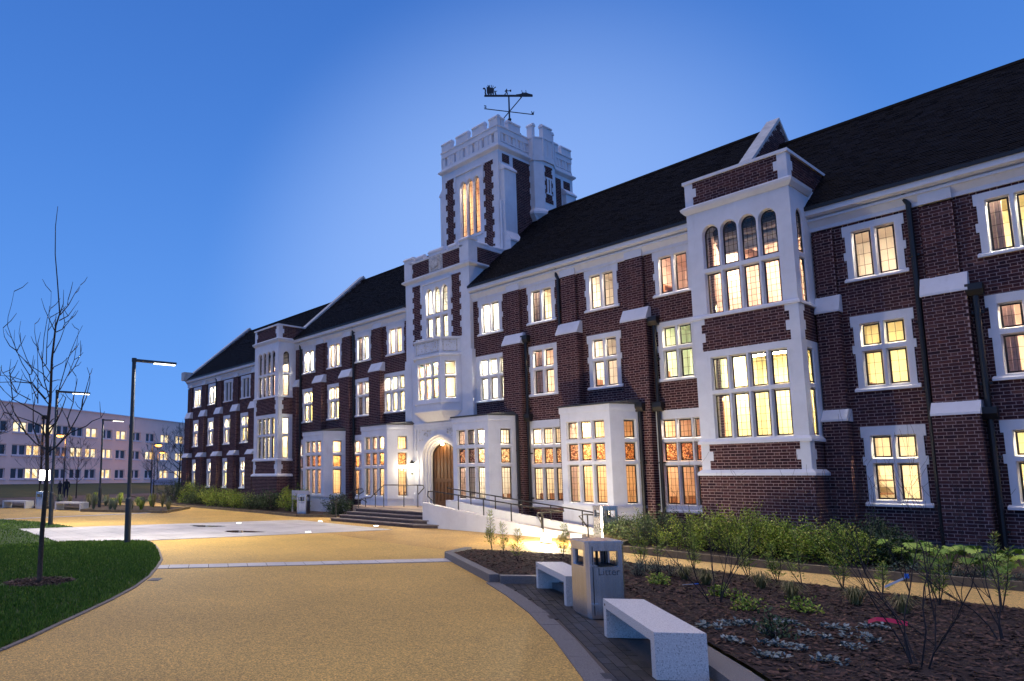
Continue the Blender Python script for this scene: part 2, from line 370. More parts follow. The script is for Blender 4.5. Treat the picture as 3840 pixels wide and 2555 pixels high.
def casement_mesh(wd, ht, h, nx, nz, fwid=.033, bw=.0065):
    key = ('c', round(wd, 3), round(ht, 3), round(h, 3), nx, nz)
    if key in _cm: return _cm[key]
    F = Fr(0, 0); mb = MB(); o = outline(wd, ht, h)
    cu, cz = wd / 2, ht / 2
    ins = lambda p: (cu + (p[0] - cu) * (1 - 2 * fwid / wd), cz + (p[1] - cz) * (1 - 2 * fwid / ht))
    i_ = [ins(p) for p in o]; n = len(o)
    for k in range(n):
        a, b, c, d = o[k], o[(k + 1) % n], i_[(k + 1) % n], i_[k]
        mb.face([F.P(a[0], -.012, a[1]), F.P(b[0], -.012, b[1]), F.P(c[0], -.012, c[1]), F.P(d[0], -.012, d[1])])
        mb.face([F.P(d[0], -.012, d[1]), F.P(c[0], -.012, c[1]), F.P(c[0], .015, c[1]), F.P(d[0], .015, d[1])])
    for k in range(1, nx):
        u = wd * k / nx; mb.fbox(F, u - bw / 2, u + bw / 2, -.008, .004, fwid, in_arch(wd, ht, h, u) - fwid * .8)
    for k in range(1, nz):
        z = ht * k / nz
        if h and z > ht - h * .45: continue
        x = fwid
        if h and z > ht - h:
            x = next((p[0] for p in arch_pts(0, wd, ht - h, ht, 12) if p[1] >= z), fwid) + .01
        mb.fbox(F, x, wd - x, -.0075, .0035, z - bw / 2, z + bw / 2)
    _cm[key] = mb.mesh('casement', CASE); return _cm[key]
def pane_mesh(wd, ht, h, m):
    key = ('p', round(wd, 3), round(ht, 3), round(h, 3), m.name)
    if key not in _cm:
        mb = MB(); mb.face([(p[0], 0, p[1]) for p in outline(wd, ht, h)]); _cm[key] = mb.mesh('pane', m)
    return _cm[key]
def glaze(F, lights, d, parent, grid, mats=None, split=False):
    """grid(i,light)->(nx,nz); a casement and its pane in each opening"""
    for i, (a, b, c, e_, h) in enumerate(lights):
        nx, nz = grid(i, (a, b, c, e_, h)); m = mats[i] if mats else GLASS
        if m is not GLASS: nx = nz = 1
        x, y, z = F.P(a, d, c)
        inst('casement', casement_mesh(b - a, e_ - c, h, nx, nz), parent, (x, y, z), F.ang())
        if split and not h:
            pm = pane_mesh((b - a) / nx, (e_ - c) / nz, 0, m)
            for p in range(nx):
                for q in range(nz):
                    x, y, z = F.P(a + (b - a) * p / nx, d + .002, c + (e_ - c) * q / nz)
                    o = inst('pane', pm, parent, (x, y, z), F.ang() + R.uniform(-.006, .006)); o.rotation_euler.x = R.uniform(-.006, .006)
        else:
            x, y, z = F.P(a, d + .002, c); inst('pane', pane_mesh(b - a, e_ - c, h, m), parent, (x, y, z), F.ang())
def room_mats():
    o = {}
    for n, c in (('cream', (.82, .74, .58)), ('white', (.84, .82, .76)), ('yellow', (.82, .76, .48)), ('pink', (.84, .66, .60)), ('amber', (.74, .52, .34)), ('grey', (.45, .47, .5)), ('mint', (.66, .80, .66))):
        o[n] = mat('room_' + n, c, .8, noise=(1.5, .85, 1.08))
    return o
ROOMM = room_mats()
FLOORM = mat('room_floor', (.25, .15, .08), .6)
def lampmat(n, c, s): return emis('ceiling_lamp_' + n, c, s)
LAMP = {'warm': lampmat('warm', (1, .80, .50), 150), 'white': lampmat('white', (1, .86, .62), 200), 'dim': lampmat('dim', (1, .60, .30), 3.2), 'off': lampmat('off', (.5, .65, 1), 1.2), 'low': lampmat('low', (1, .77, .54), 105)}  # 'off' is not dark: it still emits a faint blue glow
CURT = mat('curtain', (.44, .31, .30), .9, noise=(8, .7, 1.1))
WOODF = mat('room_furniture', (.22, .10, .05), .5, noise=(5, .7, 1.2))
def room(x0, x1, y0, y1, z0, z1, col='cream', lamp='warm', lw=.5, furn=0, ys=None, ly=.32):
    mb = MB(); mb.cm = 0
    P_ = lambda *p: p
    ys = y0 if ys is None else ys      # side walls start here
    mb.face([(x0, ys, z0), (x0, y1, z0), (x0, y1, z1), (x0, ys, z1)]); mb.face([(x1, ys, z0), (x1, ys, z1), (x1, y1, z1), (x1, y1, z0)])
    mb.face([(x0, y1, z0), (x1, y1, z0), (x1, y1, z1), (x0, y1, z1)]); mb.face([(x0, y0, z1), (x0, y1, z1), (x1, y1, z1), (x1, y0, z1)])
    mb.cm = 1; mb.face([(x0, y0, z0), (x1, y0, z0), (x1, y1, z0), (x0, y1, z0)])
    r = mb.build('room', [ROOMM[col], FLOORM], BLD)
    cx_, cy_ = (x0 + x1) / 2, (y0 + y1) / 2
    m = MB(); cy_ = y0 + .38 * (y1 - y0); a = min(.85, (x1 - x0) * .38); b = min(.75, (y1 - y0) * .26); m.box(cx_ - a, y0 + ly - .18, z1 - .13, cx_ + a, y0 + ly + .18, z1 - .09)
    m.build('ceiling_light', LAMP[lamp], r)
    if furn:
        m = MB(); xa = x0 + .05
        if furn == 1:      # bookcase along the far side wall
            for k in range(4): m.box(xa, y0 + .9, z0 + .35 * k, xa + .28, y1 - .3, z0 + .35 * k + .04)
            m.box(xa, y0 + .86, z0, xa + .28, y0 + .9, z0 + 1.1); m.build('bookcase', WOODF, r)
        elif furn == 2:    # desk and monitor
            m.box(xa, y0 + .5, z0 + .62, xa + .6, y1 - .6, z0 + .66); m.box(xa + .02, y0 + .55, z0, xa + .06, y0 + .6, z0 + .62); m.box(xa + .05, y0 + .9, z0 + .66, xa + .09, y0 + 1.3, z0 + .98); m.build('desk', WOODF, r)
        elif furn == 3:    # dining chairs
            for k in range(3):
                m = MB(); yy = y0 + .5 + k * .55
                m.box(xa + .3, yy, z0 + .36, xa + .64, yy + .34, z0 + .40); m.box(xa + .3, yy, z0 + .4, xa + .34, yy + .34, z0 + .78)
                for q in ((.3, 0), (.6, 0), (.3, .3), (.6, .3)): m.box(xa + q[0], yy + q[1], z0, xa + q[0] + .03, yy + q[1] + .03, z0 + .36)
                m.build('dining_chair', WOODF, r)
        elif furn == 4:    # curtain half drawn
            n = 9
            for k in range(n):
                u = x0 + .35 + .06 * k; m.box(u, y0 + .16 + .02 * (k % 2), z0 + .3, u + .058, y0 + .18 + .02 * (k % 2), z1 - .3)
            m.build('curtain', CURT, r)
    return r

# ------------------------------------------------------------------ heights of the two kinds of front
YW = 19.6
MID = dict(corn=8.98, a=(7.17, 8.25), aS=7.05, aT=8.47, b=((4.58, 5.38), (5.53, 6.09)), bS=4.47, bT=6.27)
WNG = dict(corn=8.37, a=(6.49, 7.61), aS=6.38, aT=7.80, b=((3.83, 4.63), (4.80, 5.30)), bS=3.68, bT=5.53, c=((1.14, 1.95), (2.11, 2.60)), cS=.98, cT=2.84)
FM = Fr(0, YW)
holes_mid, holes_wng = [], []
def lights_of(us, zs): return [(a, b, c, d, 0) for c, d in zs for a, b in us]
def tooth(c, hw, z0, z1, zt):     # outline of a stone surround: wider at lintel, transom and sill
    return [(c - hw + .05, c + hw - .05, z0, z1), (c - hw, c + hw, z1 - .26, z1), (c - hw, c + hw, zt - .1, zt + .1), (c - hw, c + hw, z0, z0 + .1)]
def window(c, hw, us, zs, z0, z1, grid, holes, mats=None, split=False, F=FM, teeth=True, sill=True, name='window'):
    zt = zs[0][1] + .08 if len(zs) > 1 else (z0 + z1) / 2 - .05
    L = lights_of([(c + a, c + b) for a, b in us], zs); mb = MB()
    stone_face(mb, F, c - hw + .05, c + hw - .05, z0, z1, L)
    if teeth:
        T = tooth(c, hw, z0, z1, zt); holes.extend(T)
        for t in T[1:]:
            for s_ in (0, 1):
                a, b = (c - hw, c - hw + .05) if not s_ else (c + hw - .05, c + hw)
                mb.fbox(F, a, b, -.03, .02, t[2], t[3])
    else: holes.append((c - hw + .05, c + hw - .05, z0, z1))
    o = mb.build(name, STONE, BLD)
    if sill:
        s_ = MB(); s_.prof(F, [(-.085, z0 - .005), (-.085, z0 + .045), (-.032, z0 + .085), (-.032, z0 - .005)], c - hw - .015, c + hw + .015); s_.build('sill', STONE, o)
    glaze(F, L, .075, o, grid, mats, split); return o
U2 = [(-.40, -.06), (.06, .40)]
gA = lambda i, l: (2, 4)
gB = lambda i, l: (2, 3) if i < 2 else (2, 2)
U3 = [(-.59, -.22), (-.13, .24), (.33, .70)]
ZG = ((.87, 1.97), (2.13, 2.65), (2.80, 3.33))
gG = lambda i, l: (3, 6) if i < 3 else (3, 3)
def mir(x): return 2 * AX - x
MIDC = [-16.86, -14.52, -12.16, -9.79]
MIDL = [-22.35, -24.67, -26.97, -29.25]
roomsA = {}
# windows of the middle range
styles = ['white', 'cream', 'white', 'pink', 'cream', 'white', 'cream', 'white']
for i, c in enumerate(MIDC + MIDL):
    left = i >= 4
    window(c, .61, U2, (MID['a'],), MID['aS'], MID['aT'], gA, holes_mid)
    room(c - 1.12, c + 1.12, YW + .10, YW + 3.0, 6.62, 8.72, styles[i], 'white' if i in (0, 1, 5, 7) else 'low', furn=(0, 4, 0, 1, 0, 4, 0, 0)[i])
    k = i % 4
    if k == 0:
        us = [(-.54, -.23), (-.07, .24), (.40, .71)] if not left else [(-.71, -.40), (-.24, .07), (.23, .54)]
        window(c, .84, us, MID['b'], MID['bS'], MID['bT'], lambda i, l: (3, 4) if i < 3 else (3, 3), holes_mid)
        room(c - 1.12, c + 1.12, YW + .10, YW + 3.0, 4.0, 6.52, 'yellow', 'white', furn=0)
    else:
        window(c, .61, U2, MID['b'], MID['bS'], MID['bT'], gB, holes_mid)
        room(c - 1.12, c + 1.12, YW + .10, YW + 3.0, 4.0, 6.52, ('', 'pink', 'white', 'mint', '', 'grey', 'cream', 'yellow')[i], 'low' if i in (2, 5) else 'warm', furn=(0, 4, 2, 2, 0, 4, 0, 2)[i])
    if k in (1, 3):
        us = U3 if not left else [(-b, -a) for a, b in reversed(U3)]
        o = window(c + (.05 if not left else -.05), .88, [(a - .05, b - .05) for a, b in us] if not left else [(a + .05, b + .05) for a, b in us], ZG, .64, 3.62, gG, holes_mid, [GLASS] * 3 + [HERALD] * 3 + [GLASS] * 3, teeth=False)
        room(c - 1.15, c + 1.15, YW + .10, YW + 3.4, .3, 3.85, 'amber' if i != 1 else 'cream', 'low', furn=3)
# canted ground-floor bays
def canted(c, base):
    Y0 = 18.31; o_ = MB(); zt = 3.64
    fr = Fr(c - .86, Y0, 1, 0); L = [(.225, .575, *z, 0) for z in ZB] + [(.685, 1.035, *z, 0) for z in ZB] + [(1.145, 1.495, *z, 0) for z in ZB]
    L = sorted(L, key=lambda l: (l[2], l[0]))
    sides = []
    stone_face(o_, fr, 0, 1.72, base, zt, L, 0, .12)
    fR = Fr(c + .86, Y0, .55, 1.29); fL = Fr(c - 1.41, YW, .55, -1.29); ln = fR.len
    for f in (fR, fL):
        u = .50 if f is fR else ln - .50 - .37
        S = [(u, u + .37, *z, 0) for z in ZB]; sides.append((f, S)); stone_face(o_, f, 0, ln, base, zt, S, 0, .10)
    pl = lambda g: [(c - 1.41 - g, YW), (c - .86 - g * .7, Y0 - g), (c + .86 + g * .7, Y0 - g), (c + 1.41 + g, YW)]
    o_.slab(pl(.025), base, .62); o_.slab(pl(.05), .74, .82); o_.slab(pl(.03), zt, 3.83)
    bay = o_.build('bay_window', STONE, BLD)
    r = MB(); r.slab(pl(.07), 3.83, 3.88); r.face([(*p, 3.885) for p in pl(.05)]); 
    a = [(c - 1.3, YW, 4.02), (c + 1.3, YW, 4.02)]; q = [(*p, 3.885) for p in pl(.05)]
    r.face([q[0], q[1], a[0]]); r.face([q[1], q[2], a[1], a[0]]); r.face([q[2], q[3], a[1]])
    r.build('bay_roof', LEAD, bay)
    glaze(fr, L, .105, bay, gG, [GLASS] * 3 + [HERALD] * 3 + [GLASS] * 3)
    for f, S in sides: glaze(f, S, .085, bay, lambda i, l: ((3, 6), (3, 3), (3, 3))[i], [GLASS, HERALD, GLASS])
    mb = MB(); zc = 3.6
    room(c - 1.16, c + 1.16, YW + .02, YW + 3.4, base + .02, 3.85, 'amber', 'warm', furn=3)
    cu = MB()      # curtain drawn across the far side light
    for k in range(16):
        u = .25 + .062 * k; cu.fbox(fL, u, u + .06, .20 + .025 * (k % 2), .215 + .025 * (k % 2), base + .3, 3.45)
    cu.build('curtain', CURT, bay)
    holes_mid.append((c - 1.39, c + 1.39, base, 3.84))
ZB = ((.89, 2.01), (2.16, 2.67), (2.83, 3.345))
for c, b in ((MIDC[0], .2), (MIDC[2], 0.), (MIDL[0], .2), (MIDL[2], 0.)): canted(c, b)
# wings
WR = [-4.93, -2.50, -.08]; WL = [-33.85, -36.12, -38.40, -40.68, -42.98]
for i, c in enumerate(WR + WL):
    near = i < 2
    off = i in (4, 5)
    window(c, .61, U2, (WNG['a'],), WNG['aS'], WNG['aT'], gA, holes_wng, split=near)
    room(c - 1.1, c + 1.1, YW + .10, YW + 3.0, 6.0, 8.15, ('white', 'yellow', 'cream', 'white', 'grey', 'grey', 'white', 'cream')[i], 'off' if off else ('low' if i == 0 else 'white'), furn=(0, 4, 0, 0, 0, 0, 0, 0)[i])
    window(c, .61, U2, WNG['b'], WNG['bS'], WNG['bT'], gB, holes_wng, split=near)
    room(c - 1.1, c + 1.1, YW + .10, YW + 3.0, 3.3, 5.85, ('yellow', 'pink', 'cream', 'white', 'yellow', 'cream', 'white', 'pink')[i], 'warm', furn=(2, 4, 0, 0, 0, 1, 0, 0)[i])
    window(c, .61, U2, WNG['c'], WNG['cS'], WNG['cT'], gB, holes_wng, split=near)
    room(c - 1.1, c + 1.1, YW + .10, YW + 3.0, .5, 3.2, ('cream', 'yellow', 'white', 'white', 'cream', 'yellow', 'grey', 'white')[i], 'warm' if i != 6 else 'low', furn=(1, 2, 0, 0, 0, 0, 0, 0)[i])
# ------------------------------------------------------------------ walls
XM0, XM1 = -30.6, -8.45                      # middle range between the gable parapets
GB = [(-8.72, -6.20), (mir(-6.20), mir(-8.72))]   # the two big bays
EB = (-21.43, -17.72)
mort, bk = MB(), MB()
def nearf(r): return r[0] > -4.6 and r[2] > 1.0 and r[3] < 6.6
hb = [(a - .02 + .1, b - .1, 0, 9.3) for a, b in GB]
wall(FM, XM0, EB[0] + .02, 0, 8.62, holes_mid + hb, mb=mort, bb=bk)
wall(FM, EB[1] - .02, XM1, 0, 8.62, holes_mid + hb, mb=mort, bb=bk)
wall(FM, XM1, 1.6, .26, 8.0, holes_wng + hb, mb=mort, bb=bk, near=lambda r: nearf(r) and (r[0] > -3.3 and r[1] < -1.9))
wall(FM, -44.4, XM0, 0, 8.0, holes_wng + hb, mb=mort, bb=bk)
blue = MB(); wall(FM, XM1 + .1, 1.6, 0, .26, hb, mb=mort, bb=blue)
# west end wall
FE = Fr(-44.4, 27.6, 0, -1); wall(FE, 0, 8.0, 0, 8.0, (), mb=mort, bb=bk)
mort.face([(-44.4, 19.6, 8), (-44.4, 28.8, 8), (-44.4, 24.2, 12.4)])
# buttresses
wht = []
caps = []
def buttress(x, stages, F=FM, nearp=None, top=None):
    for (w_, pd, z0, z1) in stages:
        f1 = Fr(x - w_ / 2, YW - pd); fr_ = Fr(x + w_ / 2, YW - pd, 0, 1); fl = Fr(x - w_ / 2, YW, 0, -1)
        wall(f1, 0, w_, z0, z1, mb=mort, bb=bk, near=nearp); wall(fr_, 0, pd, z0, z1, mb=mort, bb=bk); wall(fl, 0, pd, z0, z1, mb=mort, bb=bk)
def cap(x, w_, d0, d1, z0, z1):
    m = MB(); m.prof(FM, [(-d0 - .035, z0), (-d0 - .035, z0 + .05), (-d1 - .004, z1), (.01, z1), (.01, z0)], x - w_ / 2, x + w_ / 2)
    m.build('buttress_cap', STONE, BLD)
for x in (-15.68, -13.345, -10.965, -28.11, -25.82, -23.51, -30.25):
    w2 = .79 if x > -30 else .4
    buttress(x, [(.55 if x > -30 else .3, .12, 6.6, 8.45), (w2, .30, 3.8, 6.45)])
    lo, hi = {-15.68: (-15.56, -15.285), -13.345: (-13.74, -13.46), -10.965: (-10.86, -10.57), -28.11: (-28.505, -28.27), -25.82: (-25.67, -25.425), -23.51: (-23.905, -23.65), -30.25: (-30.45, -30.05)}[x]
    buttress((lo + hi) / 2, [(hi - lo, .30, .0, 3.8)])
    cap(x, w2 + .06, .30, .12, 6.42, 6.83)
for x in (-5.93, -3.72, -1.29, -34.98, -37.26, -39.54, -41.83, -44.1):
    w_ = .75 if x != -5.93 else .46
    np_ = (lambda r: r[2] > .9) if x == -3.72 else None
    buttress(x, [(.565 if x != -5.93 else .4, .11, 5.9, 7.78), (w_, .25, 3.1, 5.70), (w_ + .03, .40, .26, 3.0)], nearp=np_)
    wall(Fr(x - w_ / 2 - .015, YW - .4), 0, w_ + .03, 0, .26, mb=mort, bb=blue); wall(Fr(x + w_ / 2 + .015, YW - .4, 0, 1), 0, .4, 0, .26, mb=mort, bb=blue)
    cap(x, w_ + .06, .25, .11, 5.68, 6.12); cap(x, w_ + .07, .40, .25, 2.98, 3.28)
WALL = mort.build('brick_wall', MORTAR, BLD)
# ------------------------------------------------------------------ cornices
def cornice(u0, u1, t, butt):
    m = MB()
    m.prof(FM, [(-.30, t - .13), (-.30, t), (.05, t), (.05, t - .16), (-.20, t - .16)], u0, u1)
    m.prof(FM, [(-.19, t - .27), (-.19, t - .22), (-.11, t - .161), (.05, t - .161), (.05, t - .27), (-.15, t - .27)], u0, u1)
    m.prof(FM, [(-.06, t - .42), (-.15, t - .271), (.05, t - .271), (.05, t - .51), (-.06, t - .51)], u0, u1)
    for x in butt: m.fbox(FM, x - .29, x + .29, -.145, 0, t - .53, t - .271)
    m.build('cornice', STONE, BLD)
    g = MB(); g.prof(FM, [(-.34, t), (-.34, t + .085), (-.31, t + .10), (-.2, t + .10), (-.2, t)], u0, u1); g.build('gutter', IRON, BLD)
cornice(XM0 + .1, EB[0], 8.98, (-28.11, -25.82, -23.51)); cornice(EB[1], XM1, 8.98, (-15.68, -13.345, -10.965))
cornice(XM1 + .01, 1.6, 8.37, (-3.72, -1.29)); cornice(-44.42, XM0 - .1, 8.37, (-34.98, -37.26, -39.54, -41.83, -44.1))
# ------------------------------------------------------------------ roofs
def roof(name, x0, x1, ze, zr, ye=19.28, yr=24.2, yb=29.12):
    mb = MB(); mb.face([(x0, ye, ze), (x1, ye, ze), (x1, yr, zr), (x0, yr, zr)]); mb.face([(x1, yb, zr - (yb - yr) * .835), (x0, yb, zr - (yb - yr) * .835), (x0, yr, zr), (x1, yr, zr)])
    r = mb.build('roof', LEAD, BLD)
    t = MB(); ln = math.hypot(yr - ye, zr - ze); n = int(ln / .105); ny, nz = (yr - ye) / ln, (zr - ze) / ln
    for k in range(n):
        s0, s1 = k * ln / n, (k + 1) * ln / n + .02; x = x0 - R.random() * .17
        while x < x1:
            w_ = .165; a, b = max(x, x0), min(x + w_ - .004, x1); x += w_
            if b - a < .01: continue
            l = .016 + .012 * R.random() ** 2; l2 = .006; t.ct = R.random()
            q = lambda s, h, xx: (xx, ye + ny * s - nz * h, ze + nz * s + ny * h)
            l3 = l + R.uniform(-.004, .004)
            t.face([q(s0, l, a), q(s0, l3, b), q(s1, l2, b), q(s1, l2, a)]); t.face([q(s0, 0, a), q(s0, 0, b), q(s0, l3, b), q(s0, l, a)])
    o = t.build('roof_tiles', TILE, r, tint=True, kind='stuff')
    m = MB(); x = x0
    while x < x1 - .05:
        a = min(x + .44, x1); m.prof(Fr(0, yr), [(-.12, zr - .06), (-.06, zr + .05), (0, zr + .075), (.06, zr + .05), (.12, zr - .06)], x, a); x += .45
    m.build('ridge_tiles', TILE, r, tint=True, kind='stuff')
roof('roof', XM0, EB[0], 9.06, 13.17); roof('roof', EB[1], XM1, 9.06, 13.17); roof('roof', EB[0], EB[1], 9.06 + 2.25 * .8354, 13.17, 21.53); roof('roof', XM1, 1.6, 8.45, 12.5); roof('roof', -44.4, XM0, 8.45, 12.5)
def gable(x, z_e, z_r, hgt, brick=True):
    """parapet wall standing above the roof, with a stone coping"""
    th = .30; yr, ye = 24.2, 19.25
    k = (z_r - z_e) / (yr - ye)
    m = MB(); pts = [(ye, z_e + hgt - .25), (yr, z_r + hgt), (2 * yr - ye, z_e + hgt - .25), (2 * yr - ye, z_e - .6), (ye + .5, z_e - .6)]
    g = MB()
    for xx in (x - th / 2, x + th / 2): g.face([(xx, *p) for p in pts])
    g.build('gable_wall', MORTAR, BLD)
    f = Fr(x + th / 2, 0, 0, 1); b = MB()
    for r in brick_rects(21.0, 27.4, 11.0, z_r + hgt):
        ym = max(abs(r[0] - yr), abs(r[1] - yr)); lim = z_r + hgt - k * ym - .02
        if r[3] < lim: b.ct = R.random(); one_brick(b, f, r, 0)
    b.build('gable_bricks', BRICK, BLD, tint=True, kind='stuff')
    c = MB(); w_ = .19
    for s in (1, -1):
        y0, y1 = yr - s * (yr - ye), yr
        z0, z1 = z_e + hgt - .25 + .0, z_r + hgt
        c.hexa([(x - w_, y0, z0), (x + w_, y0, z0), (x + w_, y1, z1), (x - w_, y1, z1), (x - w_, y0, z0 + .12), (x + w_, y0, z0 + .12), (x + w_, y1, z1 + .12), (x - w_, y1, z1 + .12)])
    c.build('gable_coping', COPING, BLD)
gable(XM1, 9.0, 13.17, .20); gable(XM0, 9.0, 13.17, .20); gable(-44.35, 8.4, 12.45, .25)
m = MB(); m.box(-44.6, 19.05, 8.38, -44.1, 19.7, 8.95); m.build('kneeler', COPING, BLD)
m = MB(); m.box(-44.38, 27.6, 0, 1.6, 28.9, 8.5); m.box(1.58, 19.7, 0, 1.6, 28, 8.5); m.build('rear_wall', MORTAR, BLD)
# ------------------------------------------------------------------ the two big three-storey bays
def quoins(m, F, u0, u1, z0, z1, side, d=-.012, h=.30, wide=.10):
    """stone corner with alternate long and short blocks (side 0 grows to +u, 1 to -u)"""
    z = z0; k = 0
    while z < z1 - .01:
        e_ = min(z + h, z1)
        if k % 2: m.fbox(F, *( (u1 - .001, u1 + wide) if side == 0 else (u0 - wide, u0 + .001)), d, .0, z, e_)
        z = e_; k += 1
def qholes(u0, u1, z0, z1, side, h=.30, wide=.10):
    o = []; z = z0; k = 0
    while z < z1 - .01:
        e_ = min(z + h, z1)
        if k % 2: o.append((u1, u1 + wide, z, e_) if side == 0 else (u0 - wide, u0, z, e_))
        z = e_; k += 1
    return o
def big_bay(x0, x1):
    Y0 = 18.38; W_ = x1 - x0; dp = YW - Y0
    Ff = Fr(x0, Y0); FR = Fr(x1, Y0, 0, 1); FL = Fr(x0, YW, 0, -1); dpb = dp
    S = MB(); us = [(.41 + .465 * k, .77 + .465 * k) for k in range(4)]
    up = [(a, b, 5.97, 7.07, 0) for a, b in us] + [(a, b, 7.24, 8.38, .22) for a, b in us]
    lo = [(a, b, 2.67, 3.79, 0) for a, b in us] + [(a, b, 3.94, 4.77, 0) for a, b in us]
    sl = (.34, .68); Sup = [(*sl, 5.97, 7.07, 0), (*sl, 7.24, 8.33, .2)]; Slo = [(*sl, 2.67, 3.79, 0), (*sl, 3.94, 4.77, 0)]
    for F, wd, U, L in ((Ff, W_, up, lo), (FR, dp, Sup, Slo), (FL, dp, [(dp - l[1], dp - l[0], *l[2:]) for l in Sup], [(dp - l[1], dp - l[0], *l[2:]) for l in Slo])):
        q = .13 if F is Ff else .05; stone_face(S, F, 0, wd, 5.90, 8.86, U, 0, q, .03); stone_face(S, F, 0, wd, 2.53, 4.99, L, 0, q, .03)
    # string courses, cornice, coping, plinth as rings round the bay
    def ring(m, z0, z1, g, g2=None):
        g2 = g if g2 is None else g2
        a = [(x0 - g, YW), (x0 - g, Y0 - g), (x1 + g, Y0 - g), (x1 + g, YW)]; b = [(x0 - g2, YW), (x0 - g2, Y0 - g2), (x1 + g2, Y0 - g2), (x1 + g2, YW)]
        for i in range(3): m.face([(*a[i], z0), (*a[i + 1], z0), (*b[i + 1], z1), (*b[i], z1)])
        m.face([(*p, z0) for p in a]); m.face([(*p, z1) for p in b])
    ring(S, 8.84, 8.93, .03, .10); ring(S, 8.93, 9.0, .10, .12); ring(S, 9.0, 9.07, .12, .02)
    ring(S, 5.86, 5.92, .05); ring(S, 5.92, 5.965, .05, .004)
    ring(S, 2.50, 2.57, .06); ring(S, 2.57, 2.64, .06, .004)
    ring(S, 1.69, 1.76, .10); ring(S, 1.76, 1.84, .10, .02)
    # brick bands with stone quoins
    mo, bb_ = MB(), MB()
    mos = []
    for z0, z1 in ((4.98, 5.87), (1.83, 2.51), (9.06, 9.71)):
        mo = MB(); mos.append(mo)
        for F, wd in ((Ff, W_), (FR, dp if z0 < 9 else dp + 1.5), (FL, dp if z0 < 9 else dp)):
            full = z0 < 9
            cw = .30 if F is Ff else .34
            ql = qholes(0, cw - .09, z0, z1, 0, .24, .09); qr = qholes(wd - cw + .09, wd, z0, z1, 1, .24, .09)
            lend = F is not FL; rend = F is not FR
            hs = ([(0, cw - .09, z0, z1)] + ql if lend else []) + ([(wd - cw + .09, wd, z0, z1)] + qr if rend else [])
            wall(F, 0, wd, z0, z1, hs, mb=mo, bb=bb_, d=.004)
            if lend:
                S.fbox(F, 0, cw - .09, -.008, .03, z0, z1); [S.fbox(F, *h[:2], -.008, .02, *h[2:]) for h in ql]
            if rend:
                S.fbox(F, wd - cw + .09, wd, -.008, .03, z0, z1); [S.fbox(F, *h[:2], -.008, .02, *h[2:]) for h in qr]
    g = .05; mo = MB(); mos.append(mo)
    for F, wd in ((Fr(x0 - g, Y0 - g), W_ + 2 * g), (Fr(x1 + g, Y0 - g, 0, 1), dp + g), (Fr(x0 - g, YW, 0, -1), dp + g)): wall(F, 0, wd, 0, 1.69, mb=mo, bb=bb_)
    # parapet coping runs back into the roof
    S.box(x0 - .05, Y0 - .05, 9.71, x1 + .05, Y0 + .32, 9.79); S.box(x1 - .32, Y0 + .32, 9.71, x1 + .05, 21.05, 9.79); S.box(x0 - .05, Y0 + .32, 9.71, x0 + .32, 21.05, 9.79)
    S.face([(x0, Y0 + .2, 9.3), (x1, Y0 + .2, 9.3), (x1, 21.0, 9.3), (x0, 21.0, 9.3)])
    S.face([(x1 - .2, Y0, 9.05), (x1 - .2, 21.0, 9.05), (x1 - .2, 21.0, 9.71), (x1 - .2, Y0, 9.71)])
    S.face([(x1 + .002, YW, 8.3), (x1 + .002, 20.4, 9.06), (x1 + .002, YW, 9.06)])
    S.face([(x0 + .01, YW, 8.3), (x0 + .01, 20.4, 9.06), (x0 + .01, YW, 9.06)])
    bay = S.build('bay_tower', STONE, BLD)
    for mo in mos: mo.build('mortar_band', MORTAR, bay, kind='stuff')
    bb_.build('bay_bricks', BRICK, bay, tint=True, kind='stuff')
    g1 = lambda i, l: (3, 7); g2_ = lambda i, l: (3, 6) if i < 4 else (3, 4); g3 = lambda i, l: (3, 6) if i < 1 else (3, 4)
    glaze(Ff, up, .115, bay, g1); glaze(Ff, lo, .115, bay, g2_); glaze(FR, Sup, .04, bay, g1); glaze(FR, Slo, .04, bay, g3)
    glaze(FL, [(dp - l[1], dp - l[0], *l[2:]) for l in Sup], .04, bay, g1); glaze(FL, [(dp - l[1], dp - l[0], *l[2:]) for l in Slo], .04, bay, g3)
    room(x0 + .14, x1 - .14, Y0 + .16, YW + 2.6, 5.92, 8.7, 'pink', 'low', .6, ys=YW - .05, ly=2.1); room(x0 + .14, x1 - .14, Y0 + .16, YW + 2.6, 2.55, 5.2, 'yellow', 'warm', .9, ys=YW - .05, ly=2.1)
    for (a, b) in ((5.9, 8.8), (2.5, 5.2)):
        pass
for a, b in GB: big_bay(a, b)
# side openings of the bay rooms: the room side walls stop short of the bay so the returns stay lit

# ------------------------------------------------------------------ entrance block
EY = 19.4; E0, E1 = EB
Fe = Fr(E0, EY); EW = E1 - E0; ec = AX - E0
S = MB(); zt0, ztop = .48, 10.0
l3 = [(ec - .60, ec - .29, 0), (ec - .155, ec + .155, 0), (ec + .29, ec + .60, 0)]
EL = [(a, b, 7.30, 8.22, 0) for a, b, _ in l3] + [(a, b, 8.40, 9.47, .24) for a, b, _ in l3]
stone_face(S, Fe, 0, EW, 6.35, 10.0, EL, 0, .13, .035)
stone_face(S, Fe, 0, EW, 3.9, 6.35, [(ec - 1.2, ec + 1.2, 4.2, 6.2, 0)], 0, .02, .0)
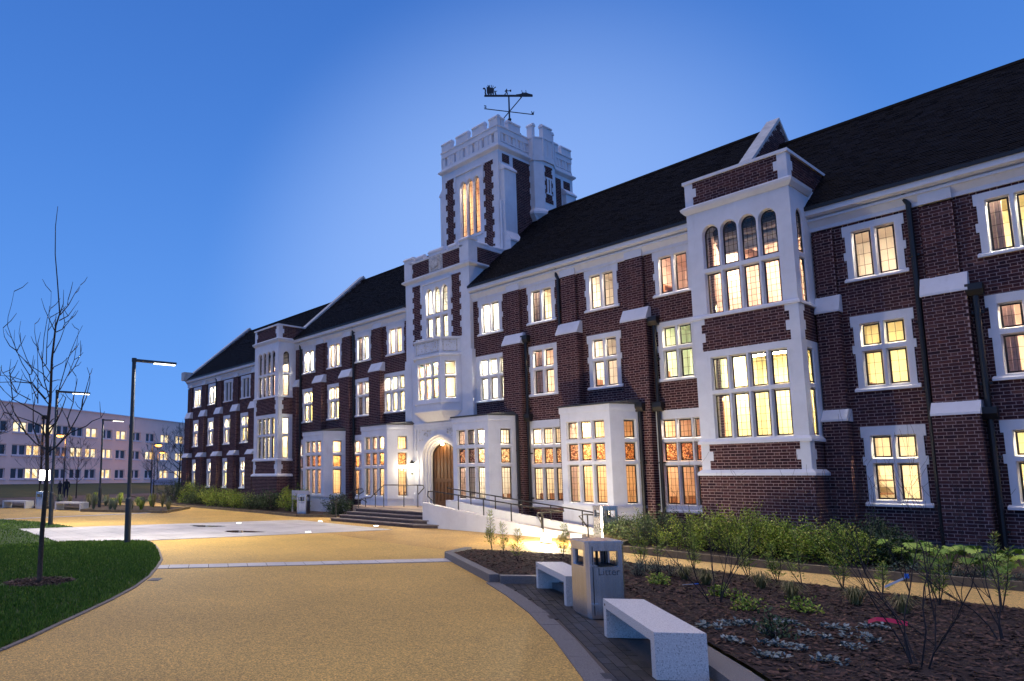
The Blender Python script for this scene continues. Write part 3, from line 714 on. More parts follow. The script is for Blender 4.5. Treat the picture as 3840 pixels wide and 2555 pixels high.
# door arch: nested orders
DH = 3.22; dz = .48
dl, dr = ec - .95, ec + .95
stone_face(S, Fe, 0, EW, dz, 3.9, [(dl, dr, dz, 3.36, 1.02)], 0, .10, .0)
def order(m, F, c, hw, zs, za, d0, d1, hw2, za2):
    a = arch_pts(c - hw, c + hw, zs, za, 12, True); b = arch_pts(c - hw2, c + hw2, zs, za2, 12, True)
    a = [(c - hw, dz)] + a + [(c + hw, dz)]; b = [(c - hw2, dz)] + b + [(c + hw2, dz)]
    for i in range(len(a) - 1):
        m.face([F.P(a[i][0], d0, a[i][1]), F.P(a[i + 1][0], d0, a[i + 1][1]), F.P(b[i + 1][0], d0, b[i + 1][1]), F.P(b[i][0], d0, b[i][1])])
        m.face([F.P(b[i][0], d0, b[i][1]), F.P(b[i + 1][0], d0, b[i + 1][1]), F.P(b[i + 1][0], d1, b[i + 1][1]), F.P(b[i][0], d1, b[i][1])])
zs_ = 2.35
DF = MB()
order(S, Fe, ec, .99, zs_ - .02, 3.42, -.03, .06, .93, 3.33); order(S, Fe, ec, .95, zs_, 3.36, .05, .14, .87, 3.24); order(S, Fe, ec, .88, zs_, 3.26, .14, .24, .80, 3.15); order(S, Fe, ec, .81, zs_, 3.17, .24, .36, .73, 3.05)
order(DF, Fe, ec, .735, zs_, 3.06, .34, .40, .64, 2.96)
# square label over the arch, stopped beside it
for a, b in ((dl - .42, dl - .34), (dr + .34, dr + .42)): S.fbox(Fe, a, b, -.07, 0, 2.75, 3.78)
S.fbox(Fe, dl - .42, dr + .42, -.075, 0, 3.70, 3.80); S.fbox(Fe, dl - .34, dr + .34, -.045, 0, 3.60, 3.70); S.fbox(Fe, dl - .42, dr + .42, -.11, 0, 3.80, 3.86)
for a, b in ((dl - .30, dl - .22), (dr + .22, dr + .30)): S.fbox(Fe, a, b, -.03, 0, dz, 3.60)
# pilaster widening low down and base courses
for a, b in ((-.08, .34), (EW - .34, EW + .08)): S.fbox(Fe, a, b, -.02, .18, dz, 6.35); S.prof(Fe, [(-.02, 6.35), (.0, 6.6), (.18, 6.6), (.18, 6.35)], a, b)
for a, b in ((-.10, dl - .42), (dr + .42, EW + .10)): S.fbox(Fe, a, b, -.06, 0, dz, .95); S.prof(Fe, [(-.06, .95), (0, 1.02), (0, .95)], a, b)
# sides, string, parapet, piers
S.fbox(Fe, -.001, .20, .001, 2.6, dz, 11.0); S.fbox(Fe, EW - .20, EW + .001, .001, 2.6, dz, 11.0)
def ring2(m, z0, z1, g, g2): 
    a = [(E0 - g, EY + 2.5), (E0 - g, EY - g), (E1 + g, EY - g), (E1 + g, EY + 2.5)]; b = [(E0 - g2, EY + 2.5), (E0 - g2, EY - g2), (E1 + g2, EY - g2), (E1 + g2, EY + 2.5)]
    for i in range(3): m.face([(*a[i], z0), (*a[i + 1], z0), (*b[i + 1], z1), (*b[i], z1)])
    m.face([(*p, z0) for p in a]); m.face([(*p, z1) for p in b])
ring2(S, 9.94, 10.02, .0, .12); ring2(S, 10.02, 10.08, .12, .13); ring2(S, 10.08, 10.16, .13, .01)
S.fbox(Fe, 0, EW, 0, .18, 10.16, 10.80)
# embattled top
def merlon(m, F, u0, u1, z0, z1, d0=-.03, d1=.24):
    m.fbox(F, u0, u1, d0 + .03, d1 - .03, z0, z1); m.fbox(F, u0 - .02, u1 + .02, d0 - .01, d1, z1 - .03, z1 + .03)
    m.prof(F, [(d0, z1 + .03), (d0 + .05, z1 + .10), ((d0 + d1) / 2, z1 + .14), (d1 - .05, z1 + .10), (d1 - .01, z1 + .03)], u0, u1)
S.fbox(Fe, .3, EW - .3, -.04, .22, 10.80, 10.86)
for u in (.72, 2.62): merlon(S, Fe, u, u + .42, 10.86, 10.98)
merlon(S, Fe, ec - .42, ec + .42, 10.80, 11.02)
for s in (0, 1):
    f = Fr(E1, EY, 0, 1) if s else Fr(E0, EY + 2.4, 0, -1)
    f.x += -.02 if s else .02
    S.fbox(f, 0, 2.4, -.04, .2, 10.80, 10.86)
    for u in (.75, 1.65): merlon(S, f, u, u + .42, 10.86, 10.98)
for a in (-.03, EW - .45):
    S.fbox(Fe, a, a + .48, -.04, .44, 10.16, 11.03); S.fbox(Fe, a - .04, a + .52, -.08, .48, 11.03, 11.08); S.prof(Fe, [(-.08, 11.08), (.0, 11.15), (.40, 11.15), (.48, 11.08)], a - .04, a + .52)
# moulded frame of the three-light window
for a, b in ((ec - .90, ec - .80), (ec + .80, ec + .90)): S.fbox(Fe, a, b, -.05, 0, 8.9, 9.78)
S.fbox(Fe, ec - .90, ec + .90, -.055, 0, 9.70, 9.78)
ENT = S.build('entrance_front', STONE, BLD)
sh = MB(); sh.fbox(Fe, ec - .37, ec + .37, -.045, 0, 10.18, 10.84)
cr = [(0, 10.24), (.17, 10.36), (.20, 10.62), (0, 10.62), (-.20, 10.62), (-.17, 10.36)]; sh.pris(Fe, [(ec + a, b) for a, b in cr], -.085, -.04)
for k in range(26):
    a, z = R.uniform(-.33, .33), R.uniform(10.22, 10.80); s_ = R.uniform(.015, .04); sh.pris(Fe, [(ec + a + s_ * math.cos(t), z + s_ * math.sin(t)) for t in (0, 1.26, 2.5, 3.8, 5.0)], -.085, -.04)
sh.build('carved_arms', CARVED, ENT)
sp = MB()
for s in (-1, 1):
    for k in range(28):
        a = R.uniform(.45, 1.12); z = 3.60 - R.random() ** 1.3 * (.12 + .62 * max(0, (a - .35)) ** 1.2); s_ = R.uniform(.018, .035)
        zz = z - .02
        if zz > 3.38 - .55 * max(0, a - .55): sp.pris(Fe, [(ec + s * a + s_ * math.cos(t), zz + s_ * math.sin(t)) for t in (0, 1.26, 2.5, 3.8, 5.0)], -.02, .0)
sp.build('carved_spandrel', CARVED, ENT, kind='stuff')
mo, bb_ = MB(), MB()
for a, b, side in ((.44, 1.0, 0), (EW - 1.0, EW - .44, 1)):
    q = qholes(0, a, 7.2, 9.78, 0, .235, .09) + qholes(b, 9, 7.32, 9.78, 1, .235, .09)
    wall(Fe, a, b, 7.2, 9.78, q, mb=mo, bb=bb_, d=-.004)
for a, b in ((.42, ec - .40), (ec + .40, EW - .42)): wall(Fe, a, b, 10.17, 10.78, qholes(0, a, 10.17, 10.78, 0, .2, .08) if a < 1 else qholes(b, 9, 10.17, 10.78, 1, .2, .08), mb=mo, bb=bb_, d=-.004)
fs = Fr(E1, EY, 0, 1); wall(fs, .50, 2.3, 10.17, 10.78, mb=mo, bb=bb_, d=-.004)
mo.build('front_mortar', MORTAR, ENT, kind='stuff'); bb_.build('front_bricks', BRICK, ENT, tint=True, kind='stuff')
glaze(Fe, EL, .11, ENT, lambda i, l: (2, 4) if i < 3 else (2, 4))
room(E0 + .3, E1 - .3, EY + .2, EY + 3.2, 7.2, 9.9, 'white', 'white', .8)
# oriel over the door
O = MB(); oc = AX; p_ = .56
oP = lambda g: [(oc - 1.26 - g, EY), (oc - .72 - g * .5, EY - p_ - g), (oc + .72 + g * .5, EY - p_ - g), (oc + 1.26 + g, EY)]
Of = Fr(oc - .72, EY - p_); Or = Fr(oc + .72, EY - p_, .54, .56); Ol = Fr(oc - 1.26, EY, .54, -.56)
us = [(.17, .47), (.57, .87), (.97, 1.27)]; OL = [(a, b, 4.78, 5.58, 0) for a, b in us] + [(a, b, 5.70, 6.20, 0) for a, b in us]
sw = Or.len; OS = [(.2, .58, 4.78, 5.58, 0), (.2, .58, 5.70, 6.20, 0)]
stone_face(O, Of, 0, 1.44, 4.62, 6.44, OL, 0, .10, .03); stone_face(O, Or, 0, sw, 4.62, 6.44, OS, 0, .10, .03); stone_face(O, Ol, 0, sw, 4.62, 6.44, [(sw - b, sw - a, *z) for a, b, *z in OS], 0, .10, .03)
O.slab(oP(.05), 4.56, 4.62); O.slab(oP(.0), 4.30, 4.56); O.slab(oP(.09), 6.44, 6.54); O.slab(oP(.0), 6.54, 7.12); O.slab(oP(.07), 7.12, 7.19)
for a, b in ((-.60, -.10), (.10, .60)):   pass
for i, (g0, z0, g1, z1) in enumerate(((.06, 4.30, .06, 4.24), (.06, 4.24, -.10, 4.12), (-.10, 4.12, -.30, 3.98), (-.30, 3.98, -.42, 3.88))):
    A, B = oP(g0), oP(g1)
    for k in range(3): O.face([(*A[k], z0), (*A[k + 1], z0), (*B[k + 1], z1), (*B[k], z1)])
u = -.62
for k in range(5): O.fbox(Of, .10 + .27 * k, .24 + .27 * k, -.06, .06, 7.19, 7.25)
ORI = O.build('oriel_window', STONE, BLD)
pn = MB()
for f, a, b in ((Of, .08, 1.36), (Or, .1, sw - .1), (Ol, .1, sw - .1)):
    for z0, z1, a2, b2 in ((6.60, 6.64, a, b), (7.04, 7.08, a, b)): pn.fbox(f, a2, b2, -.02, 0, z0, z1)
    for x in (a, b - .04): pn.fbox(f, x, x + .04, -.02, 0, 6.60, 7.08)
    for k in range(int(26 * (b - a))):
        x, z = R.uniform(a + .08, b - .08), R.uniform(6.68, 7.0); s_ = R.uniform(.012, .034); pn.pris(f, [(x + s_ * math.cos(t), z + s_ * math.sin(t)) for t in (0, 1.26, 2.5, 3.8, 5.0)], -.028, 0)
pn.build('carved_panel', CARVED, ORI)
glaze(Of, OL, .085, ORI, lambda i, l: (2, 4), [STAINED] * 6); glaze(Or, OS, .085, ORI, lambda i, l: (1, 1)); glaze(Ol, [(sw - b, sw - a, *z) for a, b, *z in OS], .085, ORI, lambda i, l: (1, 1))
room(AX - 1.15, AX + 1.15, EY + .03, EY + 2.4, 4.2, 6.8, 'cream', 'white', .9)
m = MB(); m.box(AX - .25, EY - .35, 6.33, AX + .25, EY - .05, 6.37); m.build('oriel_lamp', LAMP['white'], ORI)
# the door
D = MB(); fd = Fr(AX - .75, EY + .38)
ap = [(0, dz), (1.5, dz)] + arch_pts(0, 1.5, zs_, 3.07, 12, True)[::-1]
D.face([fd.P(a, 0, z) for a, z in ap])
DOOR = D.build('door', OAK, BLD); DF.build('door_frame', mat('door_gap_dark', (.03, .016, .008), .5, noise=(8, .6, 1.3)), DOOR)  # near-black ring put in for the dark gap round the deep-set door
for k in range(7):
    a = .06 + .2 * k; b = a + .185
    zz = lambda u: next((p[1] + (q[1] - p[1]) * (u - p[0]) / (q[0] - p[0] + 1e-9) for p, q in zip(arch_pts(0, 1.5, zs_, 3.07, 24, True)[:-1], arch_pts(0, 1.5, zs_, 3.07, 24, True)[1:]) if p[0] <= u <= q[0]), zs_)
    m = MB(); m.pris(fd, [(a + .02, dz + .22), (b - .02, dz + .22), (b - .02, zz(b) - .07), (a + .02, zz(a) - .07)], -.028, 0); m.build('door_board', OAK, DOOR)
for a, b, c in ((dz, dz + .2, -.032), (1.45, 1.60, -.036)): m = MB(); m.fbox(fd, .0, 1.5, c, 0, a, b); m.build('door_rail', OAK, DOOR)
m = MB(); m.lathe((0, 0, 0), [(.0, 0), (.05, .0), (.055, .03), (.02, .05), (.035, .08), (.0, .1)], 10); me = m.mesh('door_knob', IRON, smooth=True)
o = inst('door_knob', me, DOOR, fd.P(1.28, -.03, 1.62)); o.rotation_euler = (rad(90), 0, 0)
m = MB(); m.box(AX - .78, EY + .40, dz, AX + .78, EY + .42, 3.3); m.build('door_backing', IRON, BLD)
# lamp in the head of the arch, and the wall lantern
PORCH = emis('porch_lamp', (1, .72, .36), 30)
m = MB(); m.lathe((AX, EY + .20, 2.92), [(.0, .0), (.05, .01), (.07, .05), (.05, .08)], 10); m.build('porch_light', PORCH, ENT)
pl_ = bpy.data.lights.new('porch_light_lamp', 'POINT'); pl_.energy = 9; pl_.color = (1, .68, .32); pl_.shadow_soft_size = .08
o = link(bpy.data.objects.new('porch_light_lamp', pl_)); o.location = (AX - .1, EY - .02, 2.86); o.parent = ENT
LANTG = emis('lantern_glass', (1, .86, .58), 26)
def lantern(x):
    t = empty('wall_lantern', (x, EY - .06, 1.75), 'glowing glass wall lantern with iron cap beside the entrance door' if x < AX else 'wall lantern on the far jamb of the entrance door behind the bay', 'lantern')
    m = MB(); c = (x, EY - .16, 1.80); m.lathe(c, [(.06, .05), (.105, .12), (.115, .30), (.10, .40), (.05, .44)], 12); m.build('glass_shade', LANTG, t, smooth=True)
    m = MB(); m.lathe(c, [(.0, -.08), (.02, -.05), (.03, .0), (.07, .05)], 8); m.lathe(c, [(.11, .40), (.12, .43), (.05, .50), (.015, .56)], 10); m.tube([(x, EY, 1.86), (x, EY - .1, 1.78), (x, EY - .16, 1.78)], .012); m.tube([(x, EY, 2.3), (x, EY - .16, 2.27)], .012); m.build('iron_bracket', IRON, t)
    l = bpy.data.lights.new('lantern_lamp', 'POINT'); l.energy = 22; l.color = (1, .80, .50); l.shadow_soft_size = .1
    o = link(bpy.data.objects.new('lantern_lamp', l)); o.location = (0, -.42, .28); o.parent = t
lantern(AX - 1.44); lantern(AX + 1.40)

# ------------------------------------------------------------------ tower
T0, T1, TY, TB = -21.18, -17.85, 21.5, 26.77
Ft = Fr(T0, TY); TW = T1 - T0; tcn_ = TW / 2; TD = TB - TY
S = MB(); tl = [(tcn_ - .52, tcn_ - .22), (tcn_ - .14, tcn_ + .16), (tcn_ + .25, tcn_ + .55)]
TL = [(a, b, 12.2, 14.72, .34) for a, b in tl]
stone_face(S, Ft, 0, TW, 9.5, 15.52, TL, 0, .16, .05)
FtR = Fr(T1, TY, 0, 1); FtL = Fr(T0, TB, 0, -1)
for f in (FtR, FtL): S.face([f.P(0, 0, 9.5), f.P(TD, 0, 9.5), f.P(TD, 0, 15.52), f.P(0, 0, 15.52)])
S.face([(T0, TB, 9.5), (T1, TB, 9.5), (T1, TB, 15.52), (T0, TB, 15.52)])
# moulded head of the window with a square label
S.fbox(Ft, tcn_ - .86, tcn_ + .86, -.06, 0, 15.10, 15.18)
for a in (tcn_ - .86, tcn_ + .78): S.fbox(Ft, a, a + .08, -.06, 0, 14.4, 15.10)
S.fbox(Ft, tcn_ - .70, tcn_ + .74, -.06, 0, 12.02, 12.12)
def tring(m, z0, z1, g, g2):
    a = [(T0 - g, TB + g), (T0 - g, TY - g), (T1 + g, TY - g), (T1 + g, TB + g)]; b = [(T0 - g2, TB + g2), (T0 - g2, TY - g2), (T1 + g2, TY - g2), (T1 + g2, TB + g2)]
    for i in range(4): m.face([(*a[i], z0), (*a[(i + 1) % 4], z0), (*b[(i + 1) % 4], z1), (*b[i], z1)])
tring(S, 15.48, 15.58, .0, .12); tring(S, 15.58, 15.64, .12, .13); tring(S, 15.64, 15.74, .13, .02)
# panelled parapet with slots, then merlons
def parapet(f, wd, n, a0=0., a1=0.):
    w0, wd = wd, wd - a1
    S.fbox(f, a0, wd, 0, .22, 15.74, 15.86); S.fbox(f, a0, wd, 0, .22, 16.30, 16.54); S.fbox(f, a0 + (.03 if a0 else -.03), wd + (-.03 if a1 else .03), -.03, .25, 16.54, 16.60)
    st = (wd - a0) / n
    for k in range(n):
        a = a0 + k * st; S.fbox(f, a + .10 * (k > 0), a + st - .07, .04, .2, 15.86, 16.30) if False else None
        S.fbox(f, a, a + st * .36, .03, .2, 15.86, 16.30); S.fbox(f, a + st * .62, a + st, .03, .2, 15.86, 16.30); S.fbox(f, a - .025 if k else a, a + .03, -.012, .21, 15.86, 16.30)
        S.fbox(f, a + st * .36, a + st * .62, .19, .21, 15.86, 16.30) if False else None
    m0 = [(0, .60), (.92, 1.62), (1.90, 2.58), (wd - .47, wd)] if n < 8 else [(max(a0 + .06, 0), .5), (.76, 1.55), (3.78, 4.28), (4.54, wd - (.06 if a1 else 0))]
    for a, b in m0:
        S.fbox(f, a, b, .02, .22, 16.60, 16.95); S.fbox(f, a - .012, b + .012, -.01, .25, 16.93, 16.99)
        S.prof(f, [(-.01, 16.99), (.03, 17.04), (.12, 17.07), (.22, 17.04), (.25, 16.99)], a - .012, b + .012)
parapet(Ft, TW, 6); parapet(FtR, TD, 10, .225); parapet(FtL, TD, 10, 0, .225)
S.fbox(Ft, 0, TW, .3, TD - .05, 15.9, 15.95)
# stair turret on the side: half octagon
ty0, ty1 = 2.1, 3.62; pj = .42
tp = lambda g: [(T1 - .1, TY + ty0 - g), (T1 + pj * .55, TY + ty0 - g), (T1 + pj + g, TY + ty0 + .42), (T1 + pj + g, TY + ty1 - .42), (T1 + pj * .55, TY + ty1 + g), (T1 - .1, TY + ty1 + g)]
S.slab(tp(0), 13.3, 15.5); S.slab(tp(.06), 15.5, 15.74); S.slab(tp(.02), 15.74, 16.56)
for (a, b_) in ((0, 1), (2, 3), (4, 5)):
    q0, q1 = tp(.02)[a], tp(.02)[b_]; l_ = math.hypot(q1[0] - q0[0], q1[1] - q0[1]); f_ = Fr(q0[0], q0[1], q1[0] - q0[0], q1[1] - q0[1]); S.fbox(f_, .03, l_ - .03, .0, .2, 16.6, 17.12); S.fbox(f_, .0, l_, -.03, .23, 17.12, 17.18); S.prof(f_, [(-.03, 17.18), (.05, 17.26), (.15, 17.26), (.23, 17.18)], 0, l_)
S.slab(tp(.05), 16.54, 16.60)
for q in tp(.03)[1:5]: S.box(q[0] - .035, q[1] - .035, 15.74, q[0] + .035, q[1] + .035, 16.54)
for q in ((T1 + pj + .02, TY + ty0 + .76),): S.box(q[0] - .03, q[1] - .03, 15.74, q[0] + .03, q[1] + .03, 16.54)
for i, (g0, z0, g1, z1) in enumerate(((.02, 13.3, .10, 13.15), (.10, 13.15, .10, 13.05), (.10, 13.05, -.1, 12.75))):
    A, B = tp(g0), tp(g1)
    for k in range(5): S.face([(*A[k], z0), (*A[k + 1], z0), (*B[k + 1], z1), (*B[k], z1)])
# angle buttresses with sloped heads
for f, a, b in ((FtR, .10, .86), (FtR, TD - .86, TD - .10), (FtL, .1, .86), (FtL, TD - .86, TD - .10)):
    S.fbox(f, a, b, -.22, 0, 9.5, 14.55); S.prof(f, [(-.27, 14.55), (-.27, 14.62), (0, 14.92), (0, 14.55)], a - .03, b + .03)
    S.prof(f, [(-.50, 11.35), (-.50, 11.42), (-.22, 11.85), (-.22, 11.35)], a - .03, b + .03); S.fbox(f, a - .02, b + .02, -.46, -.2, 9.5, 11.36)
for a, b in ((-.1, .02), (TW - .02, TW + .1)): S.fbox(Ft, a, b, -.0, .3, 9.5, 13.2)
TOW = S.build('tower', STONE, BLD)
mo, bb_ = MB(), MB()
for a, b in ((.24, .80), (TW - .84, TW - .28)):
    wall(Ft, a, b, 11.0, 15.12, qholes(0, a, 11.0, 15.12, 0, .27, .10) + qholes(b, 9, 11.13, 15.12, 1, .27, .10), mb=mo, bb=bb_, d=-.004)
wall(FtR, .25, .72, 14.98, 15.36, mb=mo, bb=bb_, d=-.004); wall(FtR, .95, 2.15, 10.5, 15.36, qholes(2.15, 9, 10.5, 15.3, 1, .27, .1), mb=mo, bb=bb_, d=-.004)
wall(FtR, 3.75, 4.35, 11.0, 15.30, qholes(0, 3.75, 11, 15.3, 0, .27, .1), mb=mo, bb=bb_, d=-.004); wall(FtR, 4.55, 5.05, 14.9, 15.3, mb=mo, bb=bb_, d=-.004); wall(FtR, 2.15, 3.7, 10.5, 12.76, mb=mo, bb=bb_, d=-.004)
ft = Fr(T1 + pj, TY + ty0 + .42, 0, 1); wall(ft, .06, .62, 13.62, 15.32, qholes(0, .06, 13.62, 15.3, 0, .2, .06) + qholes(.62, 9, 13.62, 15.3, 1, .2, .06), mb=mo, bb=bb_, d=-.004)
mo.build('tower_mortar', MORTAR, TOW, kind='stuff'); bb_.build('tower_bricks', BRICK, TOW, tint=True, kind='stuff')
m = MB()
for a in (.20, .38): m.fbox(ft, a, a + .10, -.03, 0, 14.1, 14.72)
for z in (14.02, 14.72): m.fbox(ft, .14, .54, -.03, 0, z, z + .08)
m.build('slit_dressing', STONE, TOW)
glaze(Ft, TL, .14, TOW, lambda i, l: (2, 10))
room(T0 + .3, T1 - .3, TY + .25, TY + 2.4, 11.6, 15.3, 'amber', 'low', .9)
# weather vane
V = MB(); mx, my = -19.42, 24.3; zb, za_, zarm = 16.0, 18.45, 19.58
ctr = Vector((mx, my, 0)); av = Vector((.6, .8, 0))
V.tube([(mx, my, zb), (mx, my, zarm)], [.05, .035], 8); V.lathe((mx, my, 18.40), [(0, -.06), (.09, 0), (.09, .05), (0, .12)], 8)
for k in range(4):
    a = k * 1.5708 + .4; V.tube([(mx, my, 18.42), (mx + 1.3 * math.cos(a), my + 1.3 * math.sin(a), 16.2)], .022, 5)
VANE = tag(V.build('weather_vane', IRON), 'black iron weather vane with figures on top of the tower', 'weather vane')
m = MB(); p0, p1 = ctr - av * 1.16, ctr + av * 1.13; F_ = Fr(p0.x, p0.y, av.x, av.y); LNG = (p1 - p0).length
m.fbox(F_, 0, LNG, -.025, .025, zarm, zarm + .085); m.build('pointer_arm', IRON, VANE)
def sil(name, polys):
    s_ = MB()
    for P_ in polys: s_.pris(F_, P_, -.012, .012)
    return s_.build(name, IRON, VANE)
def st(pts, w_):   # thin strokes
    o = []
    for (a, b) in zip(pts[:-1], pts[1:]):
        dx, dz_ = b[0] - a[0], b[1] - a[1]; l = math.hypot(dx, dz_) or 1; nx, nz_ = -dz_ / l * w_ / 2, dx / l * w_ / 2
        o.append([(a[0] + nx, a[1] + nz_), (a[0] - nx, a[1] - nz_), (b[0] - nx, b[1] - nz_), (b[0] + nx, b[1] + nz_)])
    return o
Z0 = zarm + .085; sc_ = LNG / 1830.
vp = lambda x, y: ((x - 250) * sc_, Z0 + (565 - y) * sc_)
grp = [[vp(*q) for q in ((345, 220), (375, 250), (410, 245), (600, 290), (625, 330), (610, 565), (580, 565), (560, 480), (540, 565), (505, 565), (520, 450), (490, 565), (460, 565), (445, 490), (430, 565), (390, 565), (370, 500), (350, 540))]]
grp += st([vp(410, 260), vp(395, 165)], .03) + st([vp(430, 260), vp(435, 185)], .03) + st([vp(455, 260), vp(470, 165)], .03) + st([vp(520, 280), vp(540, 165)], .03) + st([vp(565, 290), vp(600, 195)], .03) + st([vp(610, 310), vp(690, 240)], .04)
sil('crowd_figure', grp)
sil('serpent_figure', st([vp(215, 330), vp(240, 280), vp(285, 330), vp(300, 400), vp(285, 470), vp(310, 560)], .06))
sil('kneeling_figure', st([vp(655, 395), vp(665, 480), vp(690, 560)], .055) + st([vp(680, 440), vp(735, 400)], .025))
sil('running_figure', [[vp(*q) for q in ((1085, 320), (1115, 320), (1120, 355), (1080, 355))], [vp(*q) for q in ((1070, 360), (1120, 360), (1115, 470), (1075, 470))]] + st([vp(1110, 390), vp(1155, 405), vp(1230, 385)], .03) + [[vp(*q) for q in ((1230, 355), (1280, 355), (1272, 435), (1222, 430))]] + st([vp(1080, 460), vp(1070, 520), vp(1025, 530), vp(1030, 560)], .035) + st([vp(1110, 460), vp(1135, 505), vp(1115, 560)], .035) + st([vp(1075, 375), vp(1040, 410), vp(1060, 440)], .03))
sil('ship_figure', [[vp(*q) for q in ((1440, 565), (1450, 545), (1600, 525), (1700, 490), (1860, 480), (1950, 515), (2075, 545), (2075, 565))]] + st([vp(1690, 490), vp(1675, 380)], .02) + st([vp(1845, 490), vp(1830, 370)], .02) + [[vp(x, 490), vp(x + 22, 490), vp(x + 20, 455), vp(x, 455)] for x in (1705, 1745, 1795)])
# compass arms with letters
ev = (Matrix.Rotation(rad(12), 3, 'Z') @ av); q0, q1 = ctr - ev * 1.25, ctr + ev * 1.25; zc = 18.82
m = MB(); m.tube([(*q0.xy, zc), (*q1.xy, zc)], .024, 6); nv = Vector((-ev.y, ev.x, 0)); m.tube([(*(ctr - nv * 1.25).xy, zc), (*(ctr + nv * 1.25).xy, zc)], .024, 6); m.build('compass_arms', IRON, VANE)
Fc_ = Fr(q0.x, q0.y, ev.x, ev.y)
def letter(name, polys, u, f=Fc_):
    s_ = MB()
    for P_ in polys: s_.pris(f, [(u + a, zc + b) for a, b in P_], -.012, .012)
    s_.build(name, IRON, VANE)
letter('letter_e', st([(.09, 0), (.09, .16)], .028) + st([(0, .0), (.09, .0)], .028) + st([(0, .08), (.09, .08)], .024) + st([(0, .155), (.09, .155)], .024), -.02)
letter('letter_w', st([(0, .16), (.03, 0), (.06, .1), (.09, 0), (.12, .16)], .026), 2.40)
Fn_ = Fr((ctr - nv * 1.25).x, (ctr - nv * 1.25).y, nv.x, nv.y)
letter('letter_s', st([(.1, .16), (0, .15), (.0, .09), (.1, .07), (.1, .01), (0, 0)], .026), -.02, Fn_); letter('letter_n', st([(0, 0), (0, .16), (.1, 0), (.1, .16)], .026), 2.40, Fn_)
# ------------------------------------------------------------------ rainwater pipes
def pipe(x, z1, z0, y=YW - .09, hop=None, kink=None):
    m = MB(); pts = [(x, y, z1)]
    if kink: pts += [(x, y, kink + .12), (x + .06, y, kink)]; x = x + .06
    pts.append((x, y, z0)); m.tube(pts, .055, 8)
    z = z0 + .4
    while z < z1 - .3:
        m.tube([(x, y, z), (x, y, z + .05)], .06, 8); m.box(x - .10, y + .02, z, x + .10, y + .09, z + .05); z += 1.55
    o = m.build('downpipe', IRON, BLD, smooth=False)
    if hop:
        for hz in hop:
            h = MB(); h.prof(Fr(0, y), [(-.12, hz), (-.12, hz + .14), (.09, hz + .14), (.09, hz), (.05, hz - .12), (-.06, hz - .12)], x - .14, x + .14); h.build('hopper', IRON, o)
pipe(-13.80, 8.95, 3.9, kink=8.45); pipe(-10.42, 6.35, .1, YW - .12, [6.32, 3.72]); pipe(-15.18, 6.62, .5, YW - .12, [6.55, 3.72]); pipe(-10.86, 3.80, .1, YW - .4, [3.72]); pipe(-15.42, 3.85, .6, YW - .42)
pipe(-4.25, 8.45, .1, kink=7.95); pipe(-3.22, 5.70, .1, YW - .16, [5.66, 2.98]); pipe(-30.02, 8.95, .2, kink=8.4); pipe(-25.38, 8.95, .4, kink=8.3); pipe(-40.05, 8.35, .4, kink=7.9)
m = MB(); m.tube([(AX + 1.30, EY - .04, 6.42), (AX + 1.30, EY - .04, 4.32)], .022, 8); m.build('waste_pipe', STONE, ENT)
# bricks of the walls
bk.build('bricks', BRICK, WALL, tint=True, kind='stuff'); blue.build('blue_bricks', BLUEBRICK, WALL, tint=True, kind='stuff')
NEAR.sort(key=lambda n: -n[1][0] - n[0].x)
rest = MB()
for i, (F, r, d) in enumerate(NEAR):
    if i < 300:
        a, b, c, e_ = r; m = MB(); m.ct = 0; one_brick(m, Fr(0, 0), (0, b - a, 0, e_ - c), 0)
        key = ('b', round(b - a, 3), round(e_ - c, 3))
        if key not in _cm: _cm[key] = m.mesh('brick', BRICK, tint=True)
        x, y, z = F.P(a, d, c); inst('brick', _cm[key], WALL, (x, y, z), F.ang())
    else: rest.ct = R.random(); one_brick(rest, F, r, d)
if rest.f: rest.build('bricks', BRICK, WALL, tint=True, kind='stuff')
# ------------------------------------------------------------------ ground
def gnd(x, y, z=0.):
    d = ray(x, y); t = (z - EYE.z) / d.z; return EYE + d * t
RESIN = mat('resin_gravel', (.60, .385, .095), .62, noise=(75, .45, 1.55), bump=(110, .6))
def blotch(m, scale, lo, hi):
    t, b = nodes(m); src = b.inputs['Base Color'].links[0].from_socket
    tcn = t.nodes.new('ShaderNodeTexCoord'); n = t.nodes.new('ShaderNodeTexNoise'); n.inputs['Scale'].default_value = scale; n.inputs['Detail'].default_value = 5
    t.links.new(tcn.outputs['Object'], n.inputs['Vector']); k = t.nodes.new('ShaderNodeMapRange'); k.inputs[1].default_value = .3; k.inputs[2].default_value = .7; k.inputs[3].default_value = lo; k.inputs[4].default_value = hi
    t.links.new(n.outputs[0], k.inputs[0]); mx = t.nodes.new('ShaderNodeMix'); mx.data_type = 'RGBA'; mx.blend_type = 'MULTIPLY'; mx.inputs[0].default_value = 1
    t.links.new(src, mx.inputs[6]); t.links.new(k.outputs[0], mx.inputs[7]); t.links.new(mx.outputs[2], b.inputs['Base Color'])
blotch(RESIN, .5, .84, 1.12)
